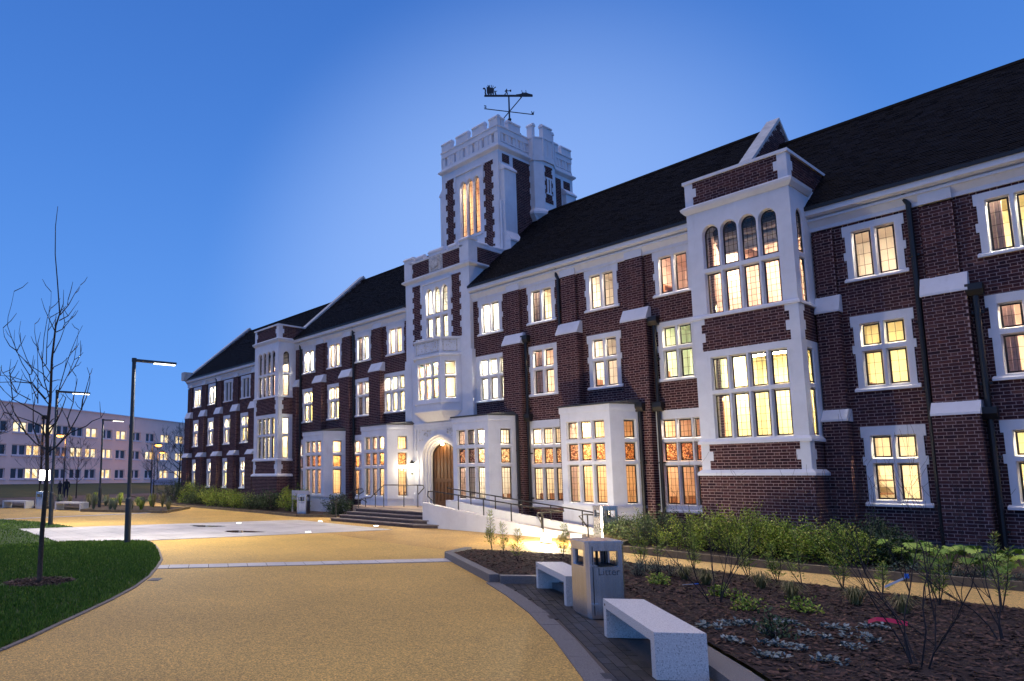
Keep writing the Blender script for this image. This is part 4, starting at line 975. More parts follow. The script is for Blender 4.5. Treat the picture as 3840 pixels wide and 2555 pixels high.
def grain(m, scale, lo, hi):
    t, b = nodes(m); src = b.inputs['Base Color'].links[0].from_socket
    tcn = t.nodes.new('ShaderNodeTexCoord'); v = t.nodes.new('ShaderNodeTexVoronoi'); v.inputs['Scale'].default_value = scale; t.links.new(tcn.outputs['Object'], v.inputs['Vector'])
    s_ = t.nodes.new('ShaderNodeSeparateColor'); t.links.new(v.outputs['Color'], s_.inputs[0]); k = t.nodes.new('ShaderNodeMapRange'); k.inputs[3].default_value = lo; k.inputs[4].default_value = hi; t.links.new(s_.outputs[0], k.inputs[0])
    mx = t.nodes.new('ShaderNodeMix'); mx.data_type = 'RGBA'; mx.blend_type = 'MULTIPLY'; mx.inputs[0].default_value = 1; t.links.new(src, mx.inputs[6]); t.links.new(k.outputs[0], mx.inputs[7]); t.links.new(mx.outputs[2], b.inputs['Base Color'])
RESIN2 = mat('resin_gravel_door', (.50, .30, .08), .62, noise=(75, .45, 1.55), bump=(110, .6)); blotch(RESIN2, .7, .8, 1.1)
RESIN3 = mat('resin_gravel_path', (.66, .44, .14), .6, noise=(75, .55, 1.45), bump=(110, .5)); blotch(RESIN3, .5, .88, 1.1)
for q_ in (RESIN, RESIN2, RESIN3): grain(q_, 75, .62, 1.38); grain(q_, 40, .88, 1.12)
PALE = mat('pale_granite', (.64, .61, .59), .55, noise=(60, .85, 1.12), bump=(80, .15)); blotch(PALE, .9, .72, 1.08)
DARKS = mat('dark_paver', (.040, .038, .038), .6, noise=(40, .6, 1.4), bump=(60, .4), tint=None)
GRAN = mat('grey_granite', (.17, .165, .165), .7, noise=(120, .35, 1.6), bump=(120, .2))
JOINT = mat('paver_bedding', (.10, .085, .075), .95, noise=(50, .7, 1.2))
LAWN = mat('lawn_soil', (.04, .07, .010), .95, noise=(3, .7, 1.3))
ASPH = mat('asphalt', (.055, .05, .05), .8, noise=(60, .7, 1.3))
FARG = mat('far_grass', (.035, .055, .02), .95, noise=(1.2, .6, 1.3))
SOIL = mat('bark_mulch_bed', (.035, .021, .015), .95, noise=(45, .35, 1.7), bump=(40, 1.0))
def struct(o, label=None): o['kind'] = 'structure'; return o
g = MB(); g.sheet([(-700, -500), (500, -500), (500, 900), (-700, 900)], -.06); struct(g.build('ground', FARG))
g = MB(); g.sheet([(-60, -30), (30, -30), (30, 19.9), (-23, 19.9), (-38.8, 16.2), (-58, 20.6), (-62, 12)], 0); struct(g.build('plaza', RESIN))
g = MB(); g.sheet([(-16.58, 11.75), (-12.9, 11.35), (-10.45, 11.2), (-10.3, 12.3), (-8.6, 14.2), (-9.3, 19.7), (-21.8, 19.7), (-21.5, 15.2), (-16.4, 14.3)], .004); struct(g.build('plaza_entrance_apron', RESIN2))
g = MB(); g.sheet([(-9.4, 11.5), (-8.6, 12.05), (-7.15, 11.75), (-5.83, 11.95), (-4.34, 11.58), (-1.8, 11.4), (1.5, 11.2), (4, 11.2), (4, 13.9), (-2.16, 13.9), (-5.35, 13.62), (-8.5, 14.0), (-9.5, 14.9)], .008); struct(g.build('path', RESIN3))
# road and grass bank before the far building
P0, P1 = at_depth(0, 1790, 71), at_depth(698, 1790, 101); P0.z = P1.z = 0
bd = (P1 - P0).normalized(); bn = Vector((bd.y, -bd.x, 0)) if Vector((bd.y, -bd.x, 0)).dot(-P0) > 0 else Vector((-bd.y, bd.x, 0))
def fb(s, o, z): p = P0 + bd * s + bn * o; return (p.x, p.y, z)
g = MB(); g.face([fb(-90, 30, .012), fb(90, 30, .012), fb(90, 15, .012), fb(-90, 15, .012)]); struct(g.build('road', ASPH))
g = MB(); g.face([fb(-90, 15, .02), fb(90, 15, .02), fb(90, 1, .9), fb(-90, 1, .9)]); g.face([fb(-90, 1, .9), fb(90, 1, .9), fb(90, -2, .9), fb(-90, -2, .9)]); struct(g.build('grass_bank', FARG))
KERB = mat('kerb_concrete', (.22, .20, .18), .85, noise=(20, .75, 1.2))
for s in range(12):
    g = MB(); a = -20 + s * 6; p, q = fb(a, 30.2, 0), fb(a + 5.9, 30.2, 0); g.hexa([(p[0], p[1], 0), (q[0], q[1], 0), (q[0] + .2, q[1] + .1, 0), (p[0] + .2, p[1] + .1, 0), (p[0], p[1], .1), (q[0], q[1], .1), (q[0] + .2, q[1] + .1, .1), (p[0] + .2, p[1] + .1, .1)]); k = g.build('road_kerb', KERB); k['kind'] = 'structure'
# pale slabs leading to the door
bed = MB(); bed.sheet([(-22.35, 14.45), (-16.42, 14.2), (-17.8, 4.4), (-23.85, 4.6)], .004); PAV = struct(bed.build('pale_paving', JOINT))
rows = 22
def lerp(a, b, t): return a + (b - a) * t
for i in range(rows):
    t0, t1 = i / rows, (i + 1) / rows; n = 7
    for j in range(n + (i % 2)):
        s0 = (j - .5 * (i % 2)) / n; s1 = s0 + 1 / n; s0, s1 = max(0, s0), min(1, s1)
        def pt(s, t): return Vector((lerp(lerp(-22.35, -16.42, s), lerp(-23.85, -17.8, s), t), lerp(lerp(14.45, 14.2, s), lerp(4.6, 4.4, s), t)))
        c = pt((s0 + s1) / 2, (t0 + t1) / 2); q = [pt(s0, t0), pt(s1, t0), pt(s1, t1), pt(s0, t1)]
        q = [c + (p - c) * (1 - .008 / max(.05, (p - c).length)) for p in q]
        m = MB(); z = .014 + R.uniform(-.001, .001); m.slab([(p.x, p.y) for p in reversed(q)], .003, z); m.build('paving_slab', PALE, PAV)
# pale sett strip across the plaza and a second one far off
def strip(a, b, wd, step, label):
    a, b = Vector(a), Vector(b); d = (b - a).normalized(); nn = Vector((-d.y, d.x)); L_ = (b - a).length
    m = MB(); m.sheet([tuple(a - nn * wd / 2), tuple(b - nn * wd / 2), tuple(b + nn * wd / 2), tuple(a + nn * wd / 2)][::-1], .004); S_ = struct(m.build('sett_strip', JOINT))
    k = 0; t = 0
    while t < L_ - .02:
        e_ = min(t + step, L_); p, q = a + d * (t + .006), a + d * (e_ - .006)
        m = MB(); m.slab([tuple(p + nn * (wd / 2 - .005)), tuple(p - nn * (wd / 2 - .005)), tuple(q - nn * (wd / 2 - .005)), tuple(q + nn * (wd / 2 - .005))], .003, .012 + R.uniform(0, .003)); m.build('granite_sett', PALE, S_); t = e_
strip((-12.35, 4.75), (-9.75, 10.05), .50, .36, '')
strip((-29.6, 5.3), (-30.9, 12.1), .30, .6, '')
# lawn with its stone edging
lawn_in = [(-7.38, 1.39), (-7.76, 1.73), (-8.29, 2.16), (-8.7, 2.5), (-9.42, 3.09), (-10.29, 3.73), (-11.21, 4.30), (-12.28, 4.86), (-13.34, 5.37), (-14.90, 5.93), (-16.2, 6.35), (-17.23, 6.58)]
lawn = [(-4.5, -9), (-5.3, -4), (-6.2, -.6)] + lawn_in + [(-17.60, 6.2), (-17.99, 5.48), (-18.49, 4.68), (-23.74, 4.80), (-23.5, 6.45), (-27.05, 6.14), (-29.44, 5.28), (-33, 2), (-33, -9)]
m = MB(); m.sheet(lawn[::-1], .02); LWN = struct(m.build('lawn', LAWN))
for s in [lawn[2:3] + lawn_in]:
    for a, b in zip(s[:-1], s[1:]):
        a, b = Vector(a), Vector(b); d = (b - a); n_ = max(1, round(d.length / .6)); nn = Vector((d.y, -d.x)).normalized()
        for k in range(n_):
            p, q = a + d * (k / n_) + d.normalized() * .004, a + d * ((k + 1) / n_) - d.normalized() * .004
            m = MB(); m.slab([tuple(p), tuple(p + nn * .05), tuple(q + nn * .05), tuple(q)], 0, .018); m.build('edging_stone', KERB, LWN)
def inside(p, poly):
    x, y = p; c = False; j = len(poly) - 1
    for i in range(len(poly)):
        a, b = poly[i], poly[j]
        if (a[1] > y) != (b[1] > y) and x < (b[0] - a[0]) * (y - a[1]) / (b[1] - a[1]) + a[0]: c = not c
        j = i
    return c
GRASS = mat('grass_blades', rough=.7, tint=[(.035, .085, .004), (.07, .15, .006), (.10, .20, .008), (.15, .25, .014)])
gm = MB(); cnt = 0
TR0 = (-11.57, 2.69)
while cnt < 150000:
    if R.random() < .75: t = R.random() ** 1.5; x, y = -7.3 - 11 * t, R.uniform(-1.5, 6.6)
    else: x, y = R.uniform(-30, -7), R.uniform(-4, 6.6)
    if not inside((x, y), lawn): continue
    dd = math.hypot(x - TR0[0], y - TR0[1])
    if dd < .5 + .06 * math.sin(5 * math.atan2(y, x)): cnt += .2; continue
    cnt += 1; h = R.uniform(.025, .055) * (1 if dd > 6 else 1); a = R.uniform(0, 6.28); wq = R.uniform(.003, .006) * (1 + math.hypot(x, y) / 14); l = R.uniform(-.02, .02); l2 = R.uniform(-.02, .02)
    gm.ct = R.random(); c, s_ = math.cos(a) * wq, math.sin(a) * wq
    gm.face([(x - c, y - s_, .018), (x + c, y + s_, .018), (x + l, y + l2, .02 + h)])
o = tag(gm.build('grass', GRASS, tint=True), 'short mown grass of the lawn with a curved edge', 'grass', kind='stuff')
m = MB(); m.sheet([(TR0[0] + (.5 + .06 * math.sin(5 * a)) * math.cos(a), TR0[1] + (.5 + .06 * math.sin(5 * a)) * math.sin(a)) for a in [6.2832 * k / 24 for k in range(24)]], .024); struct(m.build('tree_pit_ground', SOIL))
# ------------------------------------------------------------------ planting beds
bedR = [(-10.02, 10.27), (-7.28, 8.50), (-6.85, 8.98), (-5.6, 8.35), (-4.45, 7.72), (-3.31, 6.80), (-2.61, 6.13), (-1.3, 4.75), (.3, 2.9), (3, 2.9), (3, 11.2), (-1.8, 11.40), (-4.34, 11.55), (-5.83, 11.92), (-7.15, 11.72), (-8.6, 12.0), (-10.35, 11.2)]
m = MB(); m.sheet(bedR, .10); struct(m.build('planting_bed_ground', SOIL))
def kerb(pts, wd, h, parent, closed=False, step=.9, M_=GRAN, side=1):
    for a, b in zip(pts[:-1], pts[1:]):
        a, b = Vector(a), Vector(b); d = b - a; n_ = max(1, round(d.length / step)); u_ = d.normalized(); nn = Vector((u_.y, -u_.x)) * side
        for k in range(n_):
            p, q = a + d * (k / n_) + u_ * .003, a + d * ((k + 1) / n_) - u_ * .003
            m = MB(); L_ = [tuple(p), tuple(p + nn * wd), tuple(q + nn * wd), tuple(q)]
            if side < 0: L_.reverse()
            m.slab(L_, 0, h + R.uniform(-.002, .002)); m.build('kerb_stone', M_, parent)
KB = struct(MB().build('bed_kerb', GRAN)) if False else None
kb = MB(); kb.sheet([(-10.0, 10.3), (-7.3, 8.55), (-6.9, 9.0), (-3.3, 6.85), (-3.2, 6.9), (-10, 10.5)], .002); KB = struct(kb.build('bed_edge_ground', JOINT))
kerb([(-10.38, 11.25), (-10.02, 10.27), (-7.28, 8.50), (-6.85, 8.98)], .16, .13, KB, side=1)
kerb([(-4.45, 7.62), (-3.31, 6.72), (-2.61, 6.05), (-1.3, 4.65), (.3, 2.8)], .26, .10, KB, side=1); kerb([(-6.85, 8.98), (-5.6, 8.35), (-4.45, 7.72)], .1, .10, KB, side=1)
# dark paver strip under the benches with a flush granite band in front
fl = [(-7.26, 8.49), (-6.35, 7.86), (-5.33, 7.08), (-4.3, 6.17), (-3.31, 5.20), (-2.3, 4.0), (-1.4, 2.75)]
kb = MB(); kb.sheet([(-7.26, 8.49), (-5.33, 7.08), (-3.31, 5.2), (-1.4, 2.75), (-.2, 3.4), (-3.1, 6.7), (-6.85, 8.98)], .003); PVG = struct(kb.build('dark_paving', JOINT))
kerb(fl, .22, .012, PVG, side=1, step=.9)
u_ = Vector((.729, -.684)); v_ = Vector((.684, .729)); cntp = 0
region = fl[:-1] + [(-1.95, 4.9), (-2.8, 6.0), (-3.31, 6.62), (-4.45, 7.55), (-5.6, 8.2), (-6.8, 8.85)]
cand = []
org = Vector((-7.6, 8.2))
for j in range(0, 18):
    for i in range(0, 46):
        c = org + u_ * (.2 * i + (.1 if j % 2 else 0)) + v_ * (.1 * j - .55)
        if inside(tuple(c), region): cand.append((c.length, c))
cand.sort(key=lambda q: q[0])
mats_d = [mat('dark_paver_%s' % n, c, .6, noise=(40, .6, 1.4), bump=(60, .4)) for n, c in (('black', (.030, .029, .029)), ('brown', (.040, .035, .032)), ('grey', (.048, .047, .05)))]
pvm = []
for k in range(3):
    m = MB(); m.slab([(-.0965, -.0465), (.0965, -.0465), (.0965, .0465), (-.0965, .0465)], -.02, .0); pvm.append(m.mesh('paver', mats_d[k]))
far = MB()
for i, (_, c) in enumerate(cand):
    z = .012 + R.uniform(-.0015, .0015)
    if i < 300: inst('paver', pvm[R.randrange(3)], PVG, (c.x, c.y, z), math.atan2(u_.y, u_.x))
    else:
        q = [c + u_ * a * .0965 + v_ * b * .0465 for a, b in ((-1, -1), (1, -1), (1, 1), (-1, 1))]; far.slab([tuple(p) for p in q], -.01, z)
if far.f: far.build('pavers', mats_d[0], PVG, kind='stuff')
# bed along the right-hand range, its kerb
bed2 = [(-9.35, 19.5), (-9.6, 16.2), (-8.8, 14.25), (-5.35, 13.72), (-3.85, 13.75), (-2.16, 14.0), (3, 14.1), (3, 19.6)]
m = MB(); m.sheet(bed2, .06); struct(m.build('wall_bed_ground', SOIL)); m = MB(); m.sheet([(-9.5, 16), (-8.8, 14.3), (3, 14.2), (3, 14.5)], .005); K2 = struct(m.build('wall_bed_edge_ground', JOINT))
KB2 = mat('mossy_kerb', (.16, .13, .085), .9, noise=(8, .6, 1.3), bump=(30, .3))
kerb([(-9.6, 16.2), (-8.85, 14.12), (-5.35, 13.62), (-3.85, 13.65), (-2.16, 13.9), (3, 14.0)], .13, .14, K2, side=-1, M_=KB2)
# path edging on the mulch side
kerb([(-8.6, 12.0), (-7.15, 11.72), (-5.83, 11.92), (-4.34, 11.55), (-1.8, 11.40), (1.5, 11.2)], .06, .016, K2, side=-1, M_=GRAN)
# bed along the left-hand range, and the far bed behind the benches
bed3 = [(-21.9, 19.5), (-22.9, 16.75), (-24.2, 15.75), (-28.1, 15.97), (-36, 16.05), (-38.8, 16.15), (-58, 20.65), (-58, 25), (-45, 25), (-44.5, 19.5)]
m = MB(); m.sheet(bed3[::-1], .06); struct(m.build('left_bed_ground', SOIL)); m = MB(); m.sheet([(-22.9, 16.75), (-24.2, 15.75), (-36, 16.05), (-38.8, 16.15), (-36, 16.5), (-24, 17)], .005); K3 = struct(m.build('left_bed_edge_ground', JOINT))
kerb([(-22.9, 16.75), (-24.2, 15.72), (-28.1, 15.94), (-36, 16.02), (-38.8, 16.12), (-58, 20.6)], .13, .10, K3, side=-1, M_=KB2, step=1.2)
bed4 = [(-44, 6.9), (-35.2, 10.55), (-34.0, 9.72), (-30.3, 12.28), (-33.8, 15), (-45, 11)]
m = MB(); m.sheet(bed4, .08); struct(m.build('far_bed_ground', SOIL)); m = MB(); m.sheet([(-44, 6.9), (-35.2, 10.5), (-34, 9.7), (-30.3, 12.2), (-34, 10.2)], .005); K4 = struct(m.build('far_bed_edge_ground', JOINT))
kerb([(-44, 6.9), (-35.2, 10.55), (-34.0, 9.72), (-30.3, 12.28), (-33.8, 15)], .14, .12, K4, side=1, M_=KB2, step=1.2)
# bark chips
CHIP = mat('bark_chips', rough=.9, tint=[(.02, .011, .008), (.045, .025, .017), (.08, .043, .028), (.15, .082, .055), (.04, .026, .024)])
cm_ = MB(); k = 0
while k < 26000:
    x, y = R.uniform(-10.3, 1.0), R.uniform(3, 12)
    if not inside((x, y), bedR): continue
    k += 1; a, l, wq = R.uniform(0, 3.14), R.uniform(.012, .038), R.uniform(.006, .014); cm_.ct = R.random() ** 1.3; z = .102 + R.random() * .018
    c, s_ = math.cos(a), math.sin(a); t1, t2 = R.uniform(-.3, .3), R.uniform(-.4, .4)
    cm_.face([(x - c * l + s_ * wq, y - s_ * l - c * wq, z - t1 * l - t2 * wq), (x + c * l + s_ * wq, y + s_ * l - c * wq, z + t1 * l - t2 * wq), (x + c * l - s_ * wq, y + s_ * l + c * wq, z + t1 * l + t2 * wq), (x - c * l - s_ * wq, y - s_ * l + c * wq, z - t1 * l + t2 * wq)])
for k in range(700):
    a = R.uniform(0, 6.28); rr = .5 * R.random() ** .5; x, y = TR0[0] + rr * math.cos(a), TR0[1] + rr * math.sin(a); a = R.uniform(0, 3.14); l, wq = R.uniform(.012, .035), .01; c, s_ = math.cos(a), math.sin(a); cm_.ct = R.random(); z = .03 + R.random() * .015
    cm_.face([(x - c * l + s_ * wq, y - s_ * l - c * wq, z), (x + c * l + s_ * wq, y + s_ * l - c * wq, z + .008), (x + c * l - s_ * wq, y + s_ * l + c * wq, z + .004), (x - c * l - s_ * wq, y - s_ * l + c * wq, z - .004)])
tag(cm_.build('bark_mulch', CHIP, tint=True), 'dark bark chippings covering the planting bed', 'mulch', kind='stuff')
# drain cover, recessed lights, puddles
STEEL = mat('brushed_steel', (.72, .72, .74), .27, 1.0, noise=(3, .8, 1.1)); stretch(STEEL, (12, 12, .6))
m = MB(); m.slab([(-10.80, 4.14), (-10.68, 4.27), (-10.90, 4.43), (-11.02, 4.30)], .0, .008); DR = tag(m.build('drain_cover', GRAN), 'small square metal drain cover set in the tan paving beside the lawn', 'drain cover')
m = MB()
for a in range(3): m.slab([(-10.79 - .055 * a, 4.18 + .04 * a), (-10.72 - .055 * a, 4.255 + .04 * a), (-10.74 - .055 * a, 4.27 + .04 * a), (-10.81 - .055 * a, 4.195 + .04 * a)], .008, .0095)
m.build('grate_slots', IRON, DR)
UPL = emis('recessed_lamp', (.95, .98, 1), 9)
for i, (x, y) in enumerate(((-21.97, 11.73), (-21.02, 14.62), (-17.15, 11.49), (-17.98, 14.81))):
    t = empty('recessed_ground_light', (x, y, .014), ('round light set flush in the pale paving, farthest from the steps', 'round light set flush in the paving by the left end of the steps', 'round light set flush in the pale paving nearest the tan plaza', 'round light set flush in the paving just before the bottom step')[i], 'ground light', 'lights recessed in the pale paving')
    m = MB(); m.lathe((x, y, .014), [(.0, .0), (.11, .0), (.115, .004), (.0, .004)], 16); m.build('steel_ring', STEEL, t); m = MB(); m.lathe((x, y, .019), [(0, 0), (.085, 0), (.08, .003), (0, .004)], 16); m.build('lens', UPL, t)
WET = mat('puddle_water', (.10, .085, .06), .04, 0, 1.0); WET2 = None
for i, (cx_, cy_, a, b, r_) in enumerate(((-21.3, 10.15, .62, .30, .6), (-18.5, 10.0, .62, .36, .6))):
    m = MB(); pts = []
    for k in range(22):
        t = 6.2832 * k / 22; q = 1 + .16 * math.sin(3 * t + i) + .08 * math.sin(7 * t); x, y = a * q * math.cos(t), b * q * math.sin(t); pts.append((cx_ + x * math.cos(r_) - y * math.sin(r_), cy_ + x * math.sin(r_) + y * math.cos(r_)))
    m.sheet(pts, .0175); struct(m.build('puddle_water', WET))
# ------------------------------------------------------------------ steps, terrace and ramp
STEPM = mat('step_stone', (.20, .165, .15), .65, noise=(6, .7, 1.25), bump=(30, .2)); TERR = mat('terrace_paving', (.40, .31, .23), .6, noise=(20, .8, 1.15))
RISER = mat('step_riser', (.085, .065, .065), .8, noise=(8, .7, 1.3))
ST = empty('entrance_steps', (-19, 15.3, 0), 'four broad dark stone steps rising to the entrance terrace', 'steps')
T_ = [[(-21.2, 15.20), (-16.57, 15.20), (-15.82, 15.78)], [(-21.03, 15.48), (-16.84, 15.48), (-16.22, 15.80)], [(-20.92, 15.76), (-17.1, 15.76), (-16.62, 15.86)], [(-20.72, 16.02), (-16.66, 16.02)]]
for k, p in enumerate(T_):
    z0, z1 = .12 * k, .12 * (k + 1); back = [(p[-1][0], 17.4 if k == 3 else 16.6), (p[0][0] - .0, 17.4 if k == 3 else 16.6)]
    ins = [(x + (.02 if i == 0 else -.02), y + .03) for i, (x, y) in enumerate(p)]
    m = MB(); m.slab(ins + back, z0, z1 - .035); s = m.build('riser', RISER, ST); m = MB(); m.slab(p + back, z1 - .035, z1); m.build('tread', STEPM, ST)
m = MB(); m.slab([(-21.25, 16.9), (-16.66, 16.06), (-16.6, 15.9), (-15.9, 15.9), (-15.9, 17.15), (-15.9, 19.38), (-23.6, 19.38), (-22.9, 17.6)], 0.0, .478); TRR = tag(m.build('entrance_terrace', TERR), 'lit paved terrace before the arched entrance door', 'terrace')
RW_ = mat('ramp_render', (.74, .73, .71), .7, noise=(2, .9, 1.05), bump=(50, .1)); weather(RW_, .2)
rp = empty('access_ramp', (-14, 16.5, 0), 'white walled access ramp sloping up to the entrance terrace', 'ramp')
m = MB(); m.hexa([(-16.6, 15.93, -.02), (-10.9, 15.93, -.02), (-10.9, 17.12, -.02), (-16.6, 17.12, -.02), (-16.6, 15.93, .479), (-10.9, 15.93, .012), (-10.9, 17.12, .012), (-16.6, 17.12, .479)]); m.build('ramp_floor', TERR, rp)
zo = lambda x: .81 + (x + 16.66) * (-.122)
m = MB(); m.hexa([(-16.66, 15.72, 0), (-11.9, 15.72, 0), (-11.9, 15.93, 0), (-16.66, 15.93, 0), (-16.66, 15.72, .81), (-11.9, 15.72, .235), (-11.9, 15.93, .235), (-16.66, 15.93, .81)])
n = 10; arc = [(-11.9 + .42 * math.sin(3.1416 * k / n / 2), 15.72 + .55 - .55 * math.cos(3.1416 * k / n / 2)) for k in range(n + 1)]
arci = [(-11.9 + .22 * math.sin(3.1416 * k / n / 2), 15.93 + .34 - .34 * math.cos(3.1416 * k / n / 2)) for k in range(n + 1)]
for k in range(n):
    z0, z1 = .235 - .007 * k, .235 - .007 * (k + 1); m.hexa([(*arc[k], 0), (*arc[k + 1], 0), (*arci[k + 1], 0), (*arci[k], 0), (*arc[k], z0), (*arc[k + 1], z1), (*arci[k + 1], z1), (*arci[k], z0)])
m.build('outer_wall', RW_, rp)
m = MB(); m.hexa([(-16.4, 15.932, .50), (-12.0, 15.932, .10), (-12.0, 15.955, .10), (-16.4, 15.955, .50), (-16.4, 15.932, .54), (-12.0, 15.932, .14), (-12.0, 15.955, .14), (-16.4, 15.955, .54)]); m.build('strip_light', emis('ramp_strip_light', (1, .86, .62), 20), rp)
m = MB(); m.hexa([(-16.98, 17.14, 0), (-10.75, 17.14, 0), (-10.75, 17.34, 0), (-16.98, 17.34, 0), (-16.98, 17.14, .86), (-10.75, 17.14, .16), (-10.75, 17.34, .16), (-16.98, 17.34, .86)]); m.build('inner_wall', RW_, rp)
m = MB(); m.box(-11.05, 15.80, 0, -10.72, 16.02, .16); m.build('end_block', RW_, rp)
RAIL = mat('handrail_paint', (.018, .017, .016), .4)
def rail(name, label, path, posts, r=.021):
    t = empty(name, posts[0][0], label, 'handrail')
    m = MB(); m.tube(path, r, 8); m.build('rail', RAIL, t, smooth=True)
    for a, zt in posts: m = MB(); m.tube([a, (a[0], a[1], zt)], .019, 8); m.build('post', RAIL, t, smooth=True)
xs = [-16.2, -15.14, -14.1, -13.05, -12.0]
rail('handrail', 'black handrail along the plaza-side wall of the ramp', [(-16.30, 15.84, .88), (-16.52, 15.84, 1.02), (-16.5, 15.84, 1.18), (-16.25, 15.84, 1.19), (-12.0, 15.84, .78), (-11.48, 15.9, .74), (-11.42, 16.05, .73), (-11.6, 16.08, .70), (-12.05, 15.75, .67), (-12.06, 15.72, .62), (-11.85, 15.70, .32)], [((x, 15.84, zo(x)), 1.19 + (x + 16.2) * (-.0975)) for x in xs] + [((-11.85, 15.70, .12), .68)])
zi = lambda x: .86 - (x + 16.98) * .1124
xs = [-15.9, -14.84, -13.78, -12.71, -11.64]
rail('handrail', 'black handrail along the building-side wall of the ramp', [(-17.0, 17.24, 1.28), (-16.7, 17.24, 1.24), (-11.64, 17.24, .70), (-10.85, 17.1, .63), (-10.8, 16.9, .61), (-11.2, 16.7, .63), (-11.35, 16.65, .58), (-11.05, 16.60, .28)], [((x, 17.24, zi(x)), zi(x) + .42) for x in xs] + [((-11.05, 16.60, .0), .62)])
rail('handrail', 'sloping black handrail at the left end of the steps', [(-20.95, 15.3, .62), (-21.25, 15.25, .70), (-21.22, 15.25, .79), (-20.98, 15.3, .79), (-20.62, 16.1, 1.21), (-20.35, 16.1, 1.21), (-20.30, 16.12, 1.12), (-20.55, 16.1, 1.0)], [((-20.98, 15.32, .12), .79), ((-20.6, 16.1, .48), 1.21)])
pB = [(-21.25, 16.97), (-21.02, 17.29), (-20.82, 17.55), (-20.34, 18.19), (-19.81, 18.45)]
rail('handrail', 'black handrail crossing the terrace before the white bay', [(-21.2, 17.0, .66), (-21.45, 16.9, .8), (-21.3, 16.97, .83), (-21.1, 17.1, .84), (-20.82, 17.55, 1.34), (-20.34, 18.19, 1.34), (-19.81, 18.45, 1.34), (-19.55, 18.5, 1.33), (-19.5, 18.5, 1.24), (-19.78, 18.45, .98)], [((x, y, .478), (.83, 1.02, 1.34, 1.34, 1.34)[i]) for i, (x, y) in enumerate(pB)])
# floodlight by the foot of the ramp: a low glass dome
fd_ = empty('ground_floodlight', (-10.75, 14.35, 0), 'blazing low dome light on the ground by the foot of the ramp', 'floodlight')
m = MB(); m.lathe((-10.75, 14.35, 0), [(.0, 0), (.15, 0), (.15, .05), (.11, .07)], 16); m.build('base', GRAN, fd_)
m = MB(); m.lathe((-10.75, 14.35, .07), [(.11, 0), (.115, .06), (.09, .14), (.05, .19), (.0, .205)], 16); m.build('glass_dome', emis('floodlight_glass', (1, .88, .66), 70), fd_, smooth=True)
l = bpy.data.lights.new('floodlight_lamp', 'POINT'); l.energy = 480; l.color = (1, .84, .58); l.shadow_soft_size = .12
o = link(bpy.data.objects.new('floodlight_lamp', l)); o.location = (0, 0, .36); o.parent = fd_
def text_mesh(c):
    q = link(bpy.data.objects.new('lettering', c)); dg = bpy.context.evaluated_depsgraph_get(); dg.update(); me = bpy.data.meshes.new_from_object(q.evaluated_get(dg)); bpy.data.objects.remove(q)
    return link(bpy.data.objects.new('lettering', me))
# ------------------------------------------------------------------ benches
BENCH = mat('pale_terrazzo', (.80, .79, .76), .55, noise=(95, .62, 1.12), bump=(90, .25)); 
def specks(m, scale=70, thr=.80, col=(.18, .17, .15)):
    t, b = nodes(m); src = b.inputs['Base Color'].links[0].from_socket
    tcn = t.nodes.new('ShaderNodeTexCoord'); v = t.nodes.new('ShaderNodeTexVoronoi'); v.inputs['Scale'].default_value = scale; t.links.new(tcn.outputs['Object'], v.inputs['Vector'])
    s_ = t.nodes.new('ShaderNodeSeparateColor'); t.links.new(v.outputs['Color'], s_.inputs[0]); a = t.nodes.new('ShaderNodeMath'); a.operation = 'GREATER_THAN'; a.inputs[1].default_value = thr; t.links.new(s_.outputs[0], a.inputs[0])
    c = t.nodes.new('ShaderNodeMath'); c.operation = 'LESS_THAN'; c.inputs[1].default_value = .30; t.links.new(v.outputs['Distance'], c.inputs[0])
    k = t.nodes.new('ShaderNodeMath'); k.operation = 'MULTIPLY'; t.links.new(a.outputs[0], k.inputs[0]); t.links.new(c.outputs[0], k.inputs[1])
    k2 = t.nodes.new('ShaderNodeMath'); k2.operation = 'MULTIPLY'; k2.inputs[1].default_value = .6; t.links.new(k.outputs[0], k2.inputs[0])
    mx = t.nodes.new('ShaderNodeMix'); mx.data_type = 'RGBA'; t.links.new(k2.outputs[0], mx.inputs[0]); t.links.new(src, mx.inputs[6]); mx.inputs[7].default_value = (*col, 1); t.links.new(mx.outputs[2], b.inputs['Base Color'])
specks(BENCH); 
def bench(corner, direction, L_, W_, H_, label):
    a = math.atan2(direction[1], direction[0]); t = empty('bench', (*corner, .012), label, 'bench', 'pale stone benches', rz=a)
    F = Fr(0, 0); m = MB(); th, lg = .085, .10
    m.pris(F, [(0, 0), (lg, 0), (lg, H_ - th), (L_ - lg, H_ - th), (L_ - lg, 0), (L_, 0), (L_, H_), (0, H_)], 0, W_)
    o = m.build('seat', BENCH, t); b = o.modifiers.new('edge', 'BEVEL'); b.width = .007; b.segments = 2; b.limit_method = 'ANGLE'
    m = MB(); m.lathe((0, 0, 0), [(0, 0), (.012, 0), (.012, .004), (0, .004)], 10); k = inst('bolt', m.mesh('bolt', IRON), t, (.07, -.001, H_ - .05)); k.rotation_euler = (rad(90), 0, 0)
bench((-4.22, 6.55), (.729, -.684), 1.57, .41, .375, 'pale stone slab bench in front, nearest of the benches, before the bark bed')
bench((-6.60, 8.54), (.786, -.618), 1.49, .40, .375, 'pale stone slab bench half hidden behind the steel litter bin')
bench((-36.56, 9.04), (.898, .441), 1.85, .5, .40, 'pale slab bench beside the far flower bed, right of the far litter bin')
bench((-40.55, 7.35), (.90, .43), 1.85, .5, .40, 'pale slab bench cut by the frame edge, left of the far litter bin')
